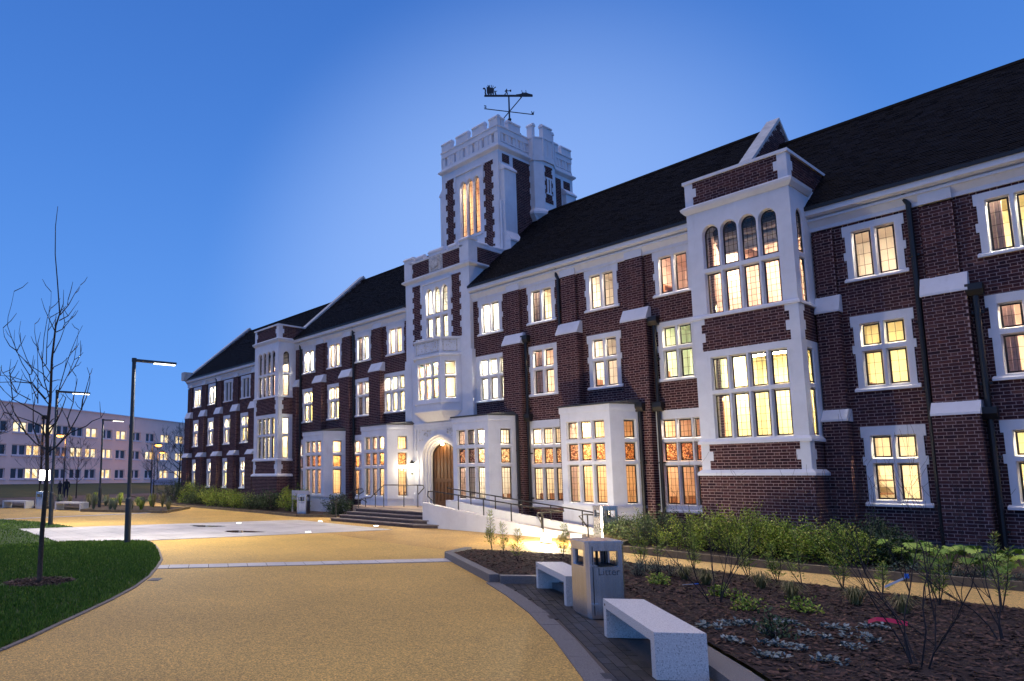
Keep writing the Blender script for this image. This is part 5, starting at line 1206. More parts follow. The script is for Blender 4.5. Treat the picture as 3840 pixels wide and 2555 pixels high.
# ------------------------------------------------------------------ litter bins
DKST = mat('dark_steel', (.10, .095, .09), .4, .8, noise=(3, .8, 1.2)); BLK = mat('bin_inside', (.01, .01, .012), .8)
LTX = mat('bin_lettering', (.10, .10, .11), .5)
def litter(loc, rz, label, dark_side=False, W_=.47, D_=.47, H_=.86, text=True):
    t = empty('litter_bin', (*loc, .012), label, 'litter bin', 'steel litter bins', rz=rz)
    h = W_ / 2; hd = D_ / 2; ch = .035; m = MB(); m2 = MB()
    faces = [Fr(-h + ch, -hd, 1, 0), Fr(h, -hd + ch, 0, 1), Fr(h - ch, hd, -1, 0), Fr(-h, hd - ch, 0, -1)]; ln = [W_ - 2 * ch, D_ - 2 * ch] * 2
    for i, f in enumerate(faces):
        mm = m2 if (dark_side and i == 1) else m
        a, b = .06, ln[i] - .06; z0, z1 = H_ - .26, H_ - .09
        stone_face(mm, f, 0, ln[i], .03, H_, [(a, b, z0, z1, 0)], 0, .03, .008)
    cs = [(-h + ch, -hd), (h - ch, -hd), (h, -hd + ch), (h, hd - ch), (h - ch, hd), (-h + ch, hd), (-h, hd - ch), (-h, -hd + ch)]
    for i in (1, 3, 5, 7): a, b = cs[i], cs[(i + 1) % 8]; m.face([(*a, .03), (*b, .03), (*b, H_), (*a, H_)])
    m.slab([(x * .9, y * .9) for x, y in cs], 0, .03)
    m.build('body', STEEL, t)
    if m2.f: m2.build('dark_panel', DKST, t)
    m = MB(); g = 1.055; m.slab([(x * g, y * g) for x, y in cs], H_, H_ + .022); m.slab([(x * .98, y * .98) for x, y in cs], H_ + .022, H_ + .032); m.build('lid', STEEL, t)
    m = MB(); m.slab([(x * .93, y * .93) for x, y in cs], .1, H_ - .28); m.box(-.012, -.012, .5, .012, .012, H_); m.box(-h * .85, h * .78, H_ - .3, -h * .78, h * .85, H_); m.box(h * .78, h * .78, H_ - .3, h * .85, h * .85, H_); m.build('liner', BLK, t)
    m = MB(); f = faces[0]; m.fbox(f, .035, .043, -.002, .01, .04, H_ - .03); m.build('door_gap', BLK, t)
    for z in (.16, .60): m = MB(); m.fbox(f, .005, .085, -.014, .002, z, z + .016); m.build('hinge', STEEL, t)
    if text:
        c = bpy.data.curves.new('lettering', 'FONT'); c.body = 'Litter'; c.size = .12; c.extrude = .0008; c.align_x = 'CENTER'; c.materials.append(LTX)
        o = text_mesh(c); o.parent = t; o.location = (.03, -hd - .0015, H_ - .36); o.rotation_euler = (rad(90), 0, 0)
    return t
litter((-4.85, 7.44), rad(58), 'large brushed steel litter bin between the two near benches')
litter((-10.35, 16.35), rad(60), 'steel and dark litter bin at the foot of the ramp', True)
litter((-25.35, 16.72), rad(35), 'steel litter bin with dark side by the shrubs left of the steps', True)
litter((-37.95, 8.75), rad(40), 'slim pale litter bin between the two far benches', False)
# ------------------------------------------------------------------ lamp posts
POST = mat('lamp_post_paint', (.028, .034, .045), .45); LED = emis('led_panel', (1, .95, .82), 5)
def lamp_post(x, y, label, H_=4.62, e=60, dirn=(.08, 1)):
    t = empty('lamp_post', (x, y, 0), label, 'lamp post', 'tall LED lamp posts beside the path')
    m = MB(); m.tube([(x, y, 0), (x, y, 1.11)], .078, 14); m.tube([(x, y, 1.11), (x, y, 1.15)], [.07, .05], 14); m.build('sleeve', POST, t, smooth=False)
    m = MB(); m.tube([(x, y, 1.12), (x, y, H_ + .05)], .05, 14); m.tube([(x, y, H_ - .02), (x, y, H_ + .08)], .062, 14); m.build('pole', POST, t)
    f = Fr(x, y, *dirn); m = MB(); m.fbox(f, .03, 1.1, -.065, .065, H_ - .005, H_ + .055); m.build('arm', POST, t)
    m = MB(); m.fbox(f, .52, 1.07, -.05, .05, H_ - .024, H_ - .007); m.build('led_strip', LED, t)
    l = bpy.data.lights.new('lamp_post_lamp', 'AREA'); l.shape = 'RECTANGLE'; l.size = .5; l.size_y = .1; l.energy = e * 3; l.color = (1, .92, .76); l.spread = rad(150)
    o = link(bpy.data.objects.new('lamp_post_lamp', l)); p = f.P(.8, 0, H_ - .03); o.location = (p[0] - x, p[1] - y, p[2]); o.parent = t; o.rotation_euler = (0, 0, f.ang())
lamp_post(-17.02, 5.97, 'tall dark lamp post at the corner of the lawn, nearest of the row')
lamp_post(-24.96, 6.06, 'tall dark lamp post behind the young tree, second of the row')
q = gnd(372, 1909); lamp_post(q.x, q.y, 'tall dark lamp post in the far bed, farthest of the row', 4.65)
SOD = emis('sodium_lamp', (1, .36, .06), 9)
def sodium(px, py, d, label, side=-1):
    p = at_depth(px, py, d); t = empty('street_lamp', (p.x, p.y, 0), label, 'street lamp', 'orange street lamps by the road'); b = p - RT * .9 * side * -1
    b = p + RT * (.55 * side)
    m = MB(); m.tube([(b.x, b.y, 0), (b.x, b.y, p.z - .2)], [.07, .045], 8); m.tube([(b.x, b.y, p.z - .25), (b.x, b.y, p.z + .1), (p.x, p.y, p.z + .18)], .035, 6); m.build('column', POST, t)
    m = MB(); m.lathe((p.x, p.y, p.z - .12), [(0, 0), (.22, .05), (.32, .14), (.2, .22)], 12); m.build('glass_bowl', SOD, t); m = MB(); m.lathe((p.x, p.y, p.z + .08), [(.33, 0), (.30, .1), (.1, .17), (0, .18)], 12); m.build('hood', POST, t)
    l = bpy.data.lights.new('street_lamp_lamp', 'POINT'); l.energy = 380; l.color = (1, .42, .10); l.shadow_soft_size = .25
    o = link(bpy.data.objects.new('street_lamp_lamp', l)); o.location = (0, 0, p.z - .5); o.parent = t
sodium(225, 1636, 62, 'orange street lamp glowing behind the young tree', 1); sodium(594, 1672, 62, 'orange street lamp glowing nearest the brick building'); sodium(609, 1699, 84, 'smaller orange street lamp farther back by the bare tree')
# lit display panel by the far bin
p = at_depth(168, 1783, 44); t = empty('lit_display_panel', (p.x, p.y, 0), 'glaring white lit panel on a post behind the tree trunk', 'display panel')
F = Fr(p.x - RT.x * .37, p.y - RT.y * .37, RT.x, RT.y); m = MB(); m.fbox(F, 0, .74, 0, .1, p.z - .36, p.z + .36); m.build('casing', POST, t); m = MB(); m.fbox(F, .03, .71, -.012, 0, p.z - .33, p.z + .33); m.build('lit_face', emis('panel_light', (1, .98, .92), 14), t)
m = MB(); m.fbox(F, .32, .42, .02, .08, 0, p.z - .36); m.build('post', POST, t)
# ------------------------------------------------------------------ signs
SIGNW = mat('sign_board', (.66, .60, .60), .6, noise=(6, .9, 1.05)); SIGNB = mat('sign_board_grey', (.45, .45, .55), .6); STX = mat('sign_lettering', (.06, .05, .07), .6)
def sign(loc, rz, w_, h_, z, txt, size, m_, label):
    t = empty('sign_board', loc, label, 'sign', rz=rz); m = MB(); m.box(-w_ / 2, -.015, z, w_ / 2, .015, z + h_); m.build('board', m_, t)
    for s in (-1, 1): m = MB(); m.box(s * w_ / 2 - .03, -.02, 0, s * w_ / 2 + .03, .02, z + h_ + .01); m.build('post', m_, t)
    c = bpy.data.curves.new('lettering', 'FONT'); c.body = txt; c.size = size; c.extrude = .001; c.align_x = 'CENTER'; c.materials.append(STX); o = text_mesh(c); o.parent = t; o.location = (0, -.018, z + h_ * .5 - size * .3); o.rotation_euler = (rad(90), 0, 0)
sign((-26.4, 17.25, 0), rad(12), 1.05, .42, .62, 'Rutland', .17, SIGNW, 'pinkish sign board standing in the shrubs behind the left litter bin')
p = at_depth(612, 1808, 58); sign((p.x, p.y, 0), math.atan2(RT.y, RT.x), 1.9, .45, p.z - .25, 'Sir Richard Morris', .19, SIGNB, 'low grey sign board on two posts by the road, beyond the hedge')
# ------------------------------------------------------------------ far pale building
FWALL = mat('pale_render', (.86, .72, .64), .8, noise=(.5, .92, 1.05)); FFR = mat('upvc_frame', (.62, .64, .70), .5); FDK = mat('dark_glazing', (.03, .04, .06), .15); 
def lit(name, a, b, s):
    m = bpy.data.materials.new(name); m.use_nodes = True; t = m.node_tree; t.nodes.clear(); tcn = t.nodes.new('ShaderNodeTexCoord'); oi = t.nodes.new('ShaderNodeObjectInfo'); ad = t.nodes.new('ShaderNodeVectorMath'); ad.operation = 'ADD'
    t.links.new(tcn.outputs['Object'], ad.inputs[0]); t.links.new(oi.outputs['Location'], ad.inputs[1]); n = t.nodes.new('ShaderNodeTexNoise'); n.inputs['Scale'].default_value = 1.6; t.links.new(ad.outputs[0], n.inputs['Vector'])
    r_ = t.nodes.new('ShaderNodeValToRGB'); r_.color_ramp.elements[0].position = .38; r_.color_ramp.elements[0].color = (*a, 1); r_.color_ramp.elements[1].position = .6; r_.color_ramp.elements[1].color = (*b, 1); t.links.new(n.outputs[0], r_.inputs[0])
    e_ = t.nodes.new('ShaderNodeEmission'); e_.inputs[1].default_value = s; t.links.new(r_.outputs[0], e_.inputs[0]); o_ = t.nodes.new('ShaderNodeOutputMaterial'); t.links.new(e_.outputs[0], o_.inputs[0]); return m
FLIT = lit('lit_window', (.9, .55, .22), (1, .88, .58), 1.15)
FB = empty('pale_building', (P0.x, P0.y, .8), 'long pale rendered three-storey block with lit windows across the road', 'building')
Ff = Fr(P0.x, P0.y, bd.x, bd.y)
if Ff.P(0, 1, 0)[0] * 0 + (Vector(Ff.P(0, 1, 0)) - Vector(Ff.P(0, 0, 0))).dot(bn) > 0: Ff = Fr(P0.x + bd.x * 30, P0.y + bd.y * 30, -bd.x, -bd.y)
def hit(px):      # distance along the facade of a picture column
    r = ray(px, 1790); # solve EYE+r*t on facade line
    a, b, c, d = r.x, -Ff.dx, r.y, -Ff.dy; e1, e2 = Ff.x - EYE.x, Ff.y - EYE.y; det = a * d - b * c
    t_ = (e1 * d - b * e2) / det; u = (a * e2 - c * e1) / det; return u, t_
zrow = []
uT, tT = hit(1465 / 3.267)
for y0, y1 in ((920, 1030), (680, 790), (445, 555)): zrow.append((1.65 + (1790 - (1480 + y1 / 3.267)) / FPX * tT * 1.0, 1.65 + (1790 - (1480 + y0 / 3.267)) / FPX * tT))
ztop = 1.65 + (1790 - (1480 + 262 / 3.267)) / FPX * tT
wu = [hit(x / 3.267)[0] for x in (213, 390, 555, 740, 920, 1100, 1290, 1465, 1650, 1825, 2005, 2185)]
sp_ = (wu[-1] - wu[0]) / 11
wins = [wu[0] - sp_ * k for k in (1, 2, 3)] + wu + [wu[-1] + sp_ * k for k in (1, 2, 3, 4)]
ww = abs(sp_) * .36
litset = {(2, 5), (0, 9), (1, 4), (2, 3), (2, 8), (2, 10), (2, 13), (2, 14), (1, 7), (1, 8), (1, 9), (1, 12), (1, 13), (1, 14), (0, 4), (0, 13), (0, 14), (2, 1)}
H_ = [(u - ww, u + ww, z0, z1) for u in wins for z0, z1 in zrow]
m = MB(); u0, u1 = min(wins) - 30, max(wins) + 6
us = sorted({u0, u1, *[h[0] for h in H_], *[h[1] for h in H_]}); zs = sorted({.7, ztop, *[h[2] for h in H_], *[h[3] for h in H_]})
for i in range(len(us) - 1):
    for j in range(len(zs) - 1):
        uc, zc = (us[i] + us[i + 1]) / 2, (zs[j] + zs[j + 1]) / 2
        if any(h[0] < uc < h[1] and h[2] < zc < h[3] for h in H_): continue
        m.face([Ff.P(us[i], 0, zs[j]), Ff.P(us[i + 1], 0, zs[j]), Ff.P(us[i + 1], 0, zs[j + 1]), Ff.P(us[i], 0, zs[j + 1])])
for h in H_:
    for a, b in (((h[0], h[2]), (h[1], h[2])), ((h[1], h[2]), (h[1], h[3])), ((h[1], h[3]), (h[0], h[3])), ((h[0], h[3]), (h[0], h[2]))): m.face([Ff.P(a[0], 0, a[1]), Ff.P(b[0], 0, b[1]), Ff.P(b[0], .22, b[1]), Ff.P(a[0], .22, a[1])])
m.fbox(Ff, u0, u1, .3, 10, .7, ztop - .02); m.build('wall', FWALL, FB)
m = MB(); m.fbox(Ff, u0, u1, -.12, .3, ztop, ztop + .12); m.build('parapet_coping', FFR, FB)
fm = MB(); F0 = Fr(0, 0); W2 = ww; hh = zrow[0][1] - zrow[0][0]; f_ = .09
for a, b in ((-W2, -W2 + f_), (W2 - f_, W2), (-.14, .14)): fm.fbox(F0, a, b, .14, .2, 0, hh)
fm.fbox(F0, -W2, W2, .141, .199, 0, f_); fm.fbox(F0, -W2, W2, .141, .199, hh - f_, hh); fme = fm.mesh('window', FFR)
sm = MB(); sm.fbox(F0, -W2 - .08, W2 + .08, -.12, .16, -.14, -.002); sme = sm.mesh('sill', FFR)
pmd, pml = MB(), MB(); pmd.fbox(F0, -W2 + .01, W2 - .01, .205, .215, 0, hh); pmd_, pml_ = pmd.mesh('pane', FDK), pmd.mesh('pane', FLIT)
for i, u in enumerate(wins):
    for j, (z0, z1) in enumerate(zrow):
        loc = Ff.P(u, 0, z0); k = inst('window', fme, FB, loc, Ff.ang())
        for me_, n_ in ((sme, 'sill'), (pml_ if (j, i) in litset else pmd_, 'pane')): o = link(bpy.data.objects.new(n_, me_)); o.parent = k
for px in (490, 1572):
    u = hit(px / 3.267)[0]; m = MB(); p = Ff.P(u, -.1, 0); m.tube([(p[0], p[1], .9), (p[0], p[1], zrow[2][1] + .5)], .10, 8); m.prof(Ff, [(-.3, zrow[2][1] + .5), (-.05, zrow[2][1] + .5), (-.05, zrow[2][1] + .95), (-.35, zrow[2][1] + .95)], u - .25, u + .25); m.build('downpipe', IRON, FB)
# ------------------------------------------------------------------ trees
BARK = mat('tree_bark', (.05, .038, .03), .9, noise=(12, .5, 1.5), bump=(40, .4)); TWIG = mat('twig_bark', (.028, .022, .022), .8, noise=(20, .7, 1.3))
def traced_tree():
    base = Vector((-11.57, 2.69, 0)); d0 = (base - EYE).dot(FW)
    t = empty('young_tree', base, 'slender leafless young tree standing on the lawn', 'tree')
    k5 = lambda p: (p[0] / 2.413, 850 + p[1] / 2.413); kM = lambda p: (p[0] / 3.267, 1480 + p[1] / 3.267)
    def W_(p, off): return at_depth(p[0], p[1], d0 + off)
    trunk = [(148, 2184), (157, 2007), (172, 1830), (176, 1786), (177.5, 1602), (188.6, 1500), (194.8, 1347), (209, 1223), (224, 1177), (215.5, 1057), (207, 954), (208, 850), (216.7, 774)]
    rr = [.043, .037, .034, .031, .028, .023, .018, .014, .011, .009, .0075, .006, .004]
    pts = [W_(p, 0) for p in trunk]; pts[0] = base + Vector((0, 0, -.02)); m = MB(); m.tube(pts, rr, 10); m.build('trunk', BARK, t, smooth=True)
    B = [[(455, 1568), (400, 1400), (385, 1270), (380, 1200), (395, 1000), (425, 820), (455, 740), (462, 595)], [(385, 1270), (415, 1240), (420, 1100), (440, 950), (455, 820), (440, 790)],
         [(430, 1600), (400, 1560), (290, 1420), (265, 1340), (200, 1240), (150, 1130), (100, 1010), (75, 900), (75, 820), (100, 700), (130, 590)], [(150, 1130), (90, 1080), (40, 1000), (22, 915)],
         [(265, 1340), (290, 1330), (285, 1290), (240, 1190), (190, 1060), (172, 960), (182, 855)], [(420, 1560), (330, 1480), (290, 1420), (180, 1380), (90, 1358), (0, 1352), (-80, 1350)], [(290, 1415), (150, 1402), (0, 1405), (-60, 1380)],
         [(440, 1500), (390, 1450), (330, 1330), (210, 1200), (150, 1130), (128, 1040), (128, 935)], [(450, 1400), (385, 1335), (300, 1270), (190, 1180), (150, 1130)], [(470, 1340), (380, 1210), (340, 1110), (318, 960), (313, 885)], [(345, 1120), (335, 1060), (365, 955)],
         [(500, 960), (560, 930), (590, 880), (640, 830), (685, 762)], [(540, 800), (620, 710), (680, 610), (727, 525)], [(540, 850), (610, 810), (650, 760), (720, 665)], [(545, 800), (570, 700), (575, 570)], [(495, 960), (450, 850), (400, 740), (375, 645)], [(495, 900), (512, 785)], [(610, 700), (620, 665)],
         [(520, 1560), (545, 1450), (580, 1290), (630, 1150), (690, 1010), (745, 900)], [(540, 1480), (560, 1440), (620, 1320), (670, 1200), (700, 1060), (707, 935)], [(610, 1350), (680, 1270), (730, 1150), (737, 1065)], [(475, 1290), (490, 1270), (560, 1230), (620, 1180), (668, 1120)], [(490, 1140), (540, 1020), (590, 890)], [(460, 1400), (520, 1388), (580, 1388)],
         [(340, 1560), (290, 1440), (290, 1520), (300, 1600)], [(160, 1510), (90, 1400), (30, 1330), (0, 1270)], [(110, 1568), (90, 1330), (85, 1280), (102, 1195)], [(280, 1568), (150, 1500), (160, 1480)], [(660, 1568), (685, 1440), (685, 1350)], [(340, 1600), (345, 1300), (335, 1090)]]
    BM = [[(575, 740), (600, 700), (700, 640), (790, 530), (870, 430), (940, 290), (1000, 180), (1060, 40), (1085, -60), (1105, -150), (1110, -230), (1070, -330)], [(1000, 180), (1020, 60), (1045, -60), (1100, -240)], [(575, 680), (450, 600), (330, 480), (130, 250), (60, 150), (0, 60), (-60, -30)], [(590, 420), (690, 340), (740, 220), (800, 40), (740, -10)], [(700, 640), (760, 560), (880, 460), (1050, 390), (1130, 335), (1240, 290), (1290, 205)],
          [(570, 300), (480, 220), (300, 130), (160, 60), (50, -40)], [(330, 480), (240, 330), (160, 210), (150, 60)], [(575, 560), (500, 380), (380, 330), (200, 260), (110, 60)], [(590, 500), (700, 300), (705, 100)], [(585, 390), (640, 300), (700, 290)], [(130, 250), (60, 220), (0, 300)], [(480, 600), (400, 420), (410, 160), (430, 20)], [(870, 430), (820, 300), (900, 100), (915, 0)]]
    tw = MB()
    for L_, cv in ((B, k5), (BM, kM)):
        for i, b in enumerate(L_):
            n = len(b); o0, o1 = 0, R.uniform(-.9, .9); r0 = .009 if L_ is B else .013
            pts = []; 
            for j in range(n):
                q = W_(cv(b[j]), o0 + (o1 - o0) * (j / (n - 1)) ** .8); pts.append(q + Vector((R.uniform(-.01, .01), R.uniform(-.01, .01), R.uniform(-.01, .01))))
            m = MB(); m.tube(pts, [r0 * (1 - .72 * j / (n - 1)) for j in range(n)], 6); m.build('branch', TWIG, t, smooth=True)
            for j in range(1, n):
                if R.random() < .35:
                    a = pts[j]; d_ = Vector((R.uniform(-1, 1), R.uniform(-1, 1), R.uniform(.4, 1.2))).normalized() * R.uniform(.12, .3); tw.tube([a, a + d_ * .6, a + d_ + Vector((0, 0, .04))], [.006, .005, .003], 4)
    tw.build('twigs', TWIG, t, kind='stuff')
traced_tree()
def grow(mb, p, d, l, r, lev, spread, up, rnd, n=4, seg=3, kids=(2, 4), minr=.002):
    pts = [Vector(p)]; q = Vector(p); dd = Vector(d).normalized(); rs = [r]
    for i in range(seg):
        dd = (dd + Vector((rnd.uniform(-1, 1), rnd.uniform(-1, 1), rnd.uniform(-1, 1))) * .24 + Vector((0, 0, up))).normalized(); q = q + dd * (l / seg); pts.append(q.copy()); rs.append(max(minr, r * (1 - .55 * (i + 1) / seg)))
    mb.tube(pts, rs, n, False)
    if lev <= 0: return
    for k in range(rnd.randint(*kids)):
        j = rnd.randint(1, seg); a = (dd + Vector((rnd.uniform(-1, 1), rnd.uniform(-1, 1), rnd.uniform(-.4, .8))) * spread).normalized()
        grow(mb, pts[j], a, l * rnd.uniform(.5, .8), max(minr, rs[j] * .68), lev - 1, spread, up, rnd, n, seg, kids, minr)
def bare_tree(x, y, h, r, label, seed, lev=4, spread=.8, crown_from=.3):
    rnd = random.Random(seed); t = empty('bare_tree', (x, y, 0), label, 'tree', 'leafless trees beyond the plaza'); m = MB(); pts = [(x, y, 0), (x + .05, y, h * .4), (x, y + .05, h * .75), (x + .03, y, h)]; m.tube(pts, [r, r * .75, r * .4, r * .1], 7); m.build('trunk', BARK, t)
    m = MB()
    for k in range(16):
        f = crown_from + (1 - crown_from) * k / 16; a = rnd.uniform(0, 6.28); grow(m, (x, y, h * f), (math.cos(a), math.sin(a), .7), h * (.42 - .25 * f), r * (.45 - .3 * f), lev - 1, spread, .12, rnd, 4, 3, (2, 3), .006)
    m.build('crown', TWIG, t, kind='stuff')
p = gnd(285, 1870); bare_tree(p.x, p.y, 4.0, .05, 'thin leafless sapling before the pale building, left of the middle lamp post', 3)
p = gnd(574, 1870); bare_tree(p.x, p.y, 3.6, .05, 'thin leafless sapling before the hedge, by the nearest orange street lamp', 5)
p = at_depth(672, 1790, 55); bare_tree(p.x, p.y, 4.8, .10, 'spreading leafless tree against the end of the brick building', 8, 5, 1.0)
p = at_depth(150, 1790, 60); bare_tree(p.x, p.y, 4.4, .06, 'leafless sapling hidden behind the young tree trunk', 9)
p = at_depth(-90, 1790, 36); bare_tree(p.x, p.y, 4.6, .14, 'dense leafless tree reaching in at the left frame edge', 11, 5, 1.1, .2)
# ------------------------------------------------------------------ leafy shrubs
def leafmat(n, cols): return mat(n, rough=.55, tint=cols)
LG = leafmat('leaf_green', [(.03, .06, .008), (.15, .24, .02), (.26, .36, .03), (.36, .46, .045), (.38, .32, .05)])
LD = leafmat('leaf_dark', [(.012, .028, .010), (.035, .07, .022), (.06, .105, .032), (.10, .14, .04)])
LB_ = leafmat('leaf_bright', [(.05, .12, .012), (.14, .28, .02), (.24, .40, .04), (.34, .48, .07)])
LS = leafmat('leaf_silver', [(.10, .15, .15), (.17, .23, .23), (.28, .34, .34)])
LV = leafmat('leaf_grey_green', [(.07, .10, .06), (.12, .16, .10), (.20, .24, .16)])
LT = leafmat('leaf_straw', [(.10, .12, .03), (.22, .20, .07), (.35, .28, .12)])
def leaf(m, p, d, n_, l, w_):
    d = d.normalized(); s_ = d.cross(n_); 
    if s_.length < 1e-4: s_ = Vector((1, 0, 0))
    s_ = s_.normalized() * w_; m.face([p, p + d * l * .5 + s_, p + d * l, p + d * l * .5 - s_])
def rv(z=0): return Vector((R.uniform(-1, 1), R.uniform(-1, 1), R.uniform(-1, 1) + z))
def shrub(name, x, y, z, rx, ry, h, n, size, M_, label, cat='shrub', group=None, ang=0., wd=.35, stems=None):
    t = empty(name, (x, y, z), label, cat, group); m = MB(); st_ = MB(); ns = stems or max(14, int(n / 45)); ca, sa = math.cos(ang), math.sin(ang); ph = R.uniform(0, 6)
    for k in range(ns):
        a = R.uniform(0, 6.2832); el = math.asin(R.random() ** .7); lump = 1 + .16 * math.sin(3 * a + ph) + .10 * math.sin(5 * a + 2 * ph) + R.uniform(-.12, .12)
        ex, ey, ez = rx * math.cos(a) * math.cos(el) * lump, ry * math.sin(a) * math.cos(el) * lump, h * math.sin(el) * lump + .08 * h
        b = Vector((x + (ex * ca - ey * sa) * .25, y + (ex * sa + ey * ca) * .25, z)); e_ = Vector((x + ex * ca - ey * sa, y + ex * sa + ey * ca, z + ez)); mid = (b + e_) / 2 + Vector((0, 0, .12 * h))
        st_.tube([b, mid, e_], [.008, .005, .003], 3, False)
        for q in range(max(1, n // ns)):
            f = R.random() ** .55; p = b.lerp(mid, f * 2) if f < .5 else mid.lerp(e_, f * 2 - 1); p = p + rv() * size * 2.2
            if p.z < z + .02: p.z = z + .02
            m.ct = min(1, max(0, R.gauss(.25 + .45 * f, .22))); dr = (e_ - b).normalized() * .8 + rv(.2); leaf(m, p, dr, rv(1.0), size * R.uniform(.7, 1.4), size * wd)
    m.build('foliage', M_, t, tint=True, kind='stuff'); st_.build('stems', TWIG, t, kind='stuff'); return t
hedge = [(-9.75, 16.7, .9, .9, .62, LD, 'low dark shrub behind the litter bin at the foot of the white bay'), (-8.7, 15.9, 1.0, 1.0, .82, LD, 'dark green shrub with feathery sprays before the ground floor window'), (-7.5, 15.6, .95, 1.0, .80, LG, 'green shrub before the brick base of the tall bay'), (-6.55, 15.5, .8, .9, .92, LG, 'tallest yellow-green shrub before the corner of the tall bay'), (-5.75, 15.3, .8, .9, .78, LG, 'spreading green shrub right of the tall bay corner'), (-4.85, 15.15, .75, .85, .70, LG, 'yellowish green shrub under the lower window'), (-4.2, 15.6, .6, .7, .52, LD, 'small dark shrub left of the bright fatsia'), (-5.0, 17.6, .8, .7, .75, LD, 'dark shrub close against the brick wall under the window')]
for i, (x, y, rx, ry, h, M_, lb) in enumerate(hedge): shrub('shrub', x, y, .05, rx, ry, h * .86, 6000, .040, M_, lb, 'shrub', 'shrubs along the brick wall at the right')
lh = [(-23.6, 17.4, .75, .7, .72, LD, 'round dark shrub right beside the steps'), (-27.2, 17.3, .9, .8, .95, LG, 'tall yellow-green shrub just left of the sign board'), (-28.6, 17.0, .9, .8, .85, LD, 'dark round shrub before the far tall bay'), (-30.3, 17.0, .9, .7, .6, LD, 'low dark shrub at the foot of the far tall bay'), (-31.8, 17.0, 1.0, .8, .72, LG, 'green shrub left of the far tall bay base'), (-33.6, 17.1, 1.1, .9, .9, LG, 'broad green shrub in the left hedge, near its middle'), (-35.4, 17.2, 1.1, .9, .95, LG, 'olive green shrub in the left hedge under the narrow window'), (-37.3, 17.4, 1.2, .9, 1.0, LD, 'darker green shrub in the left hedge under the buttress'), (-39.6, 17.8, 1.3, 1.0, 1.1, LG, 'tall loose shrub near the end of the left hedge'), (-42.2, 18.4, 1.5, 1.1, 1.25, LD, 'tallest loose shrub at the end of the left hedge'), (-45.5, 19.2, 1.7, 1.2, 1.2, LD, 'dark shrub beyond the corner of the brick building')]
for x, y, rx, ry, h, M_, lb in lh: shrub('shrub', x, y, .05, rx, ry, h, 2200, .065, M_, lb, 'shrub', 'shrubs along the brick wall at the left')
# fatsia with big hand-shaped leaves
def fatsia(x, y, h, n, label):
    t = empty('fatsia_plant', (x, y, .05), label, 'plant', 'bright hand-leaved plants by the wall')
    for k in range(n):
        a = R.uniform(0, 6.28); l = R.uniform(.1, .42); z = h * R.uniform(.45, 1); c = Vector((x + l * math.cos(a), y + l * math.sin(a), .05 + z)); m = MB(); m.ct = R.random(); m.tube([(x, y, .05), (x + .4 * l * math.cos(a), y + .4 * l * math.sin(a), .05 + z * .7), c], .005, 4, False)
        out_ = Vector((math.cos(a), math.sin(a), R.uniform(-.9, -.2))); nrm = Vector((math.cos(a) * .9, math.sin(a) * .9, .8))
        for j in range(-3, 4): d = Matrix.Rotation(j * .42, 3, nrm.normalized()) @ out_; leaf(m, c, d + Vector((0, 0, -.12 * abs(j) * .3)), nrm, .19 - .016 * abs(j), .030)
        m.build('large_leaf', LB_, t, tint=True)
fatsia(-3.75, 15.3, .55, 16, 'pale green hand-leaved plant left of the thick downpipe'); fatsia(-3.15, 14.75, .5, 18, 'bright yellow-green hand-leaved plant below the buttress'); fatsia(-2.72, 14.75, .52, 18, 'bright hand-leaved plant just right of the buttress plant'); fatsia(-2.25, 15.2, .5, 16, 'hand-leaved plant cut by the right frame edge')
gc = shrub('ground_cover', -3.0, 14.4, .05, 1.6, .45, .16, 1500, .03, LV, 'low pale ground cover along the kerb below the bright plants', 'plant')
# upright seedlings of conifer in the bark
def seedling(x, y, h, label, z=.1, M_=LG, dens=1., w0=.15):
    t = empty('conifer_seedling', (x, y, z), label, 'seedling', 'upright conifer seedlings'); m = MB(); s_ = MB(); nst = R.randint(2, 4)
    for k in range(nst):
        a = R.uniform(0, 6.28); lean = R.uniform(.02, .16) * h if k else .02; hh = h * (1 if k == 0 else R.uniform(.5, .85)); e_ = Vector((x + lean * math.cos(a) * 2, y + lean * math.sin(a) * 2, z + hh)); b = Vector((x, y, z)); s_.tube([b, (b + e_) / 2 + Vector((lean * math.cos(a) * .3, lean * math.sin(a) * .3, 0)), e_], [.007, .005, .002], 4, False)
        for q in range(int(230 * hh * dens)):
            f = R.uniform(.22, 1); p = b.lerp(e_, f); w_ = w0 * (1.15 - f) * R.random(); an = R.uniform(0, 6.28); d = Vector((math.cos(an), math.sin(an), R.uniform(.2, 1.2))); p2 = p + d * w_ * .6; m.ct = R.random(); leaf(m, p2, d, rv(1), R.uniform(.045, .085), .0055)
    m.build('needles', M_, t, tint=True, kind='stuff'); s_.build('stems', TWIG, t, kind='stuff')
sd = [(-6.62, 11.5, .75, 'conifer seedling next to the path, first right of the steel bin'), (-6.45, 11.75, .8, 'taller conifer seedling beside the first one right of the steel bin'), (-5.55, 11.2, .85, 'conifer seedling left of the first bare shrub'), (-4.69, 11.1, .8, 'conifer seedling just right of the first bare shrub'), (-4.35, 11.2, .55, 'thin sparse conifer seedling along the path before the yellowish shrub'), (-4.03, 11.2, .78, 'bushy conifer seedling along the path in the middle of the bed'), (-3.58, 11.35, .62, 'conifer seedling with tufted grass in front of it'), (-2.98, 10.75, .48, 'short conifer seedling left of the tagged shrub'), (-2.45, 10.9, .7, 'conifer seedling showing between the stems of the tagged shrub'), (-1.91, 11.0, .88, 'dense column-like conifer seedling at the right')]
for x, y, h, lb in sd: seedling(x, y, h, lb)
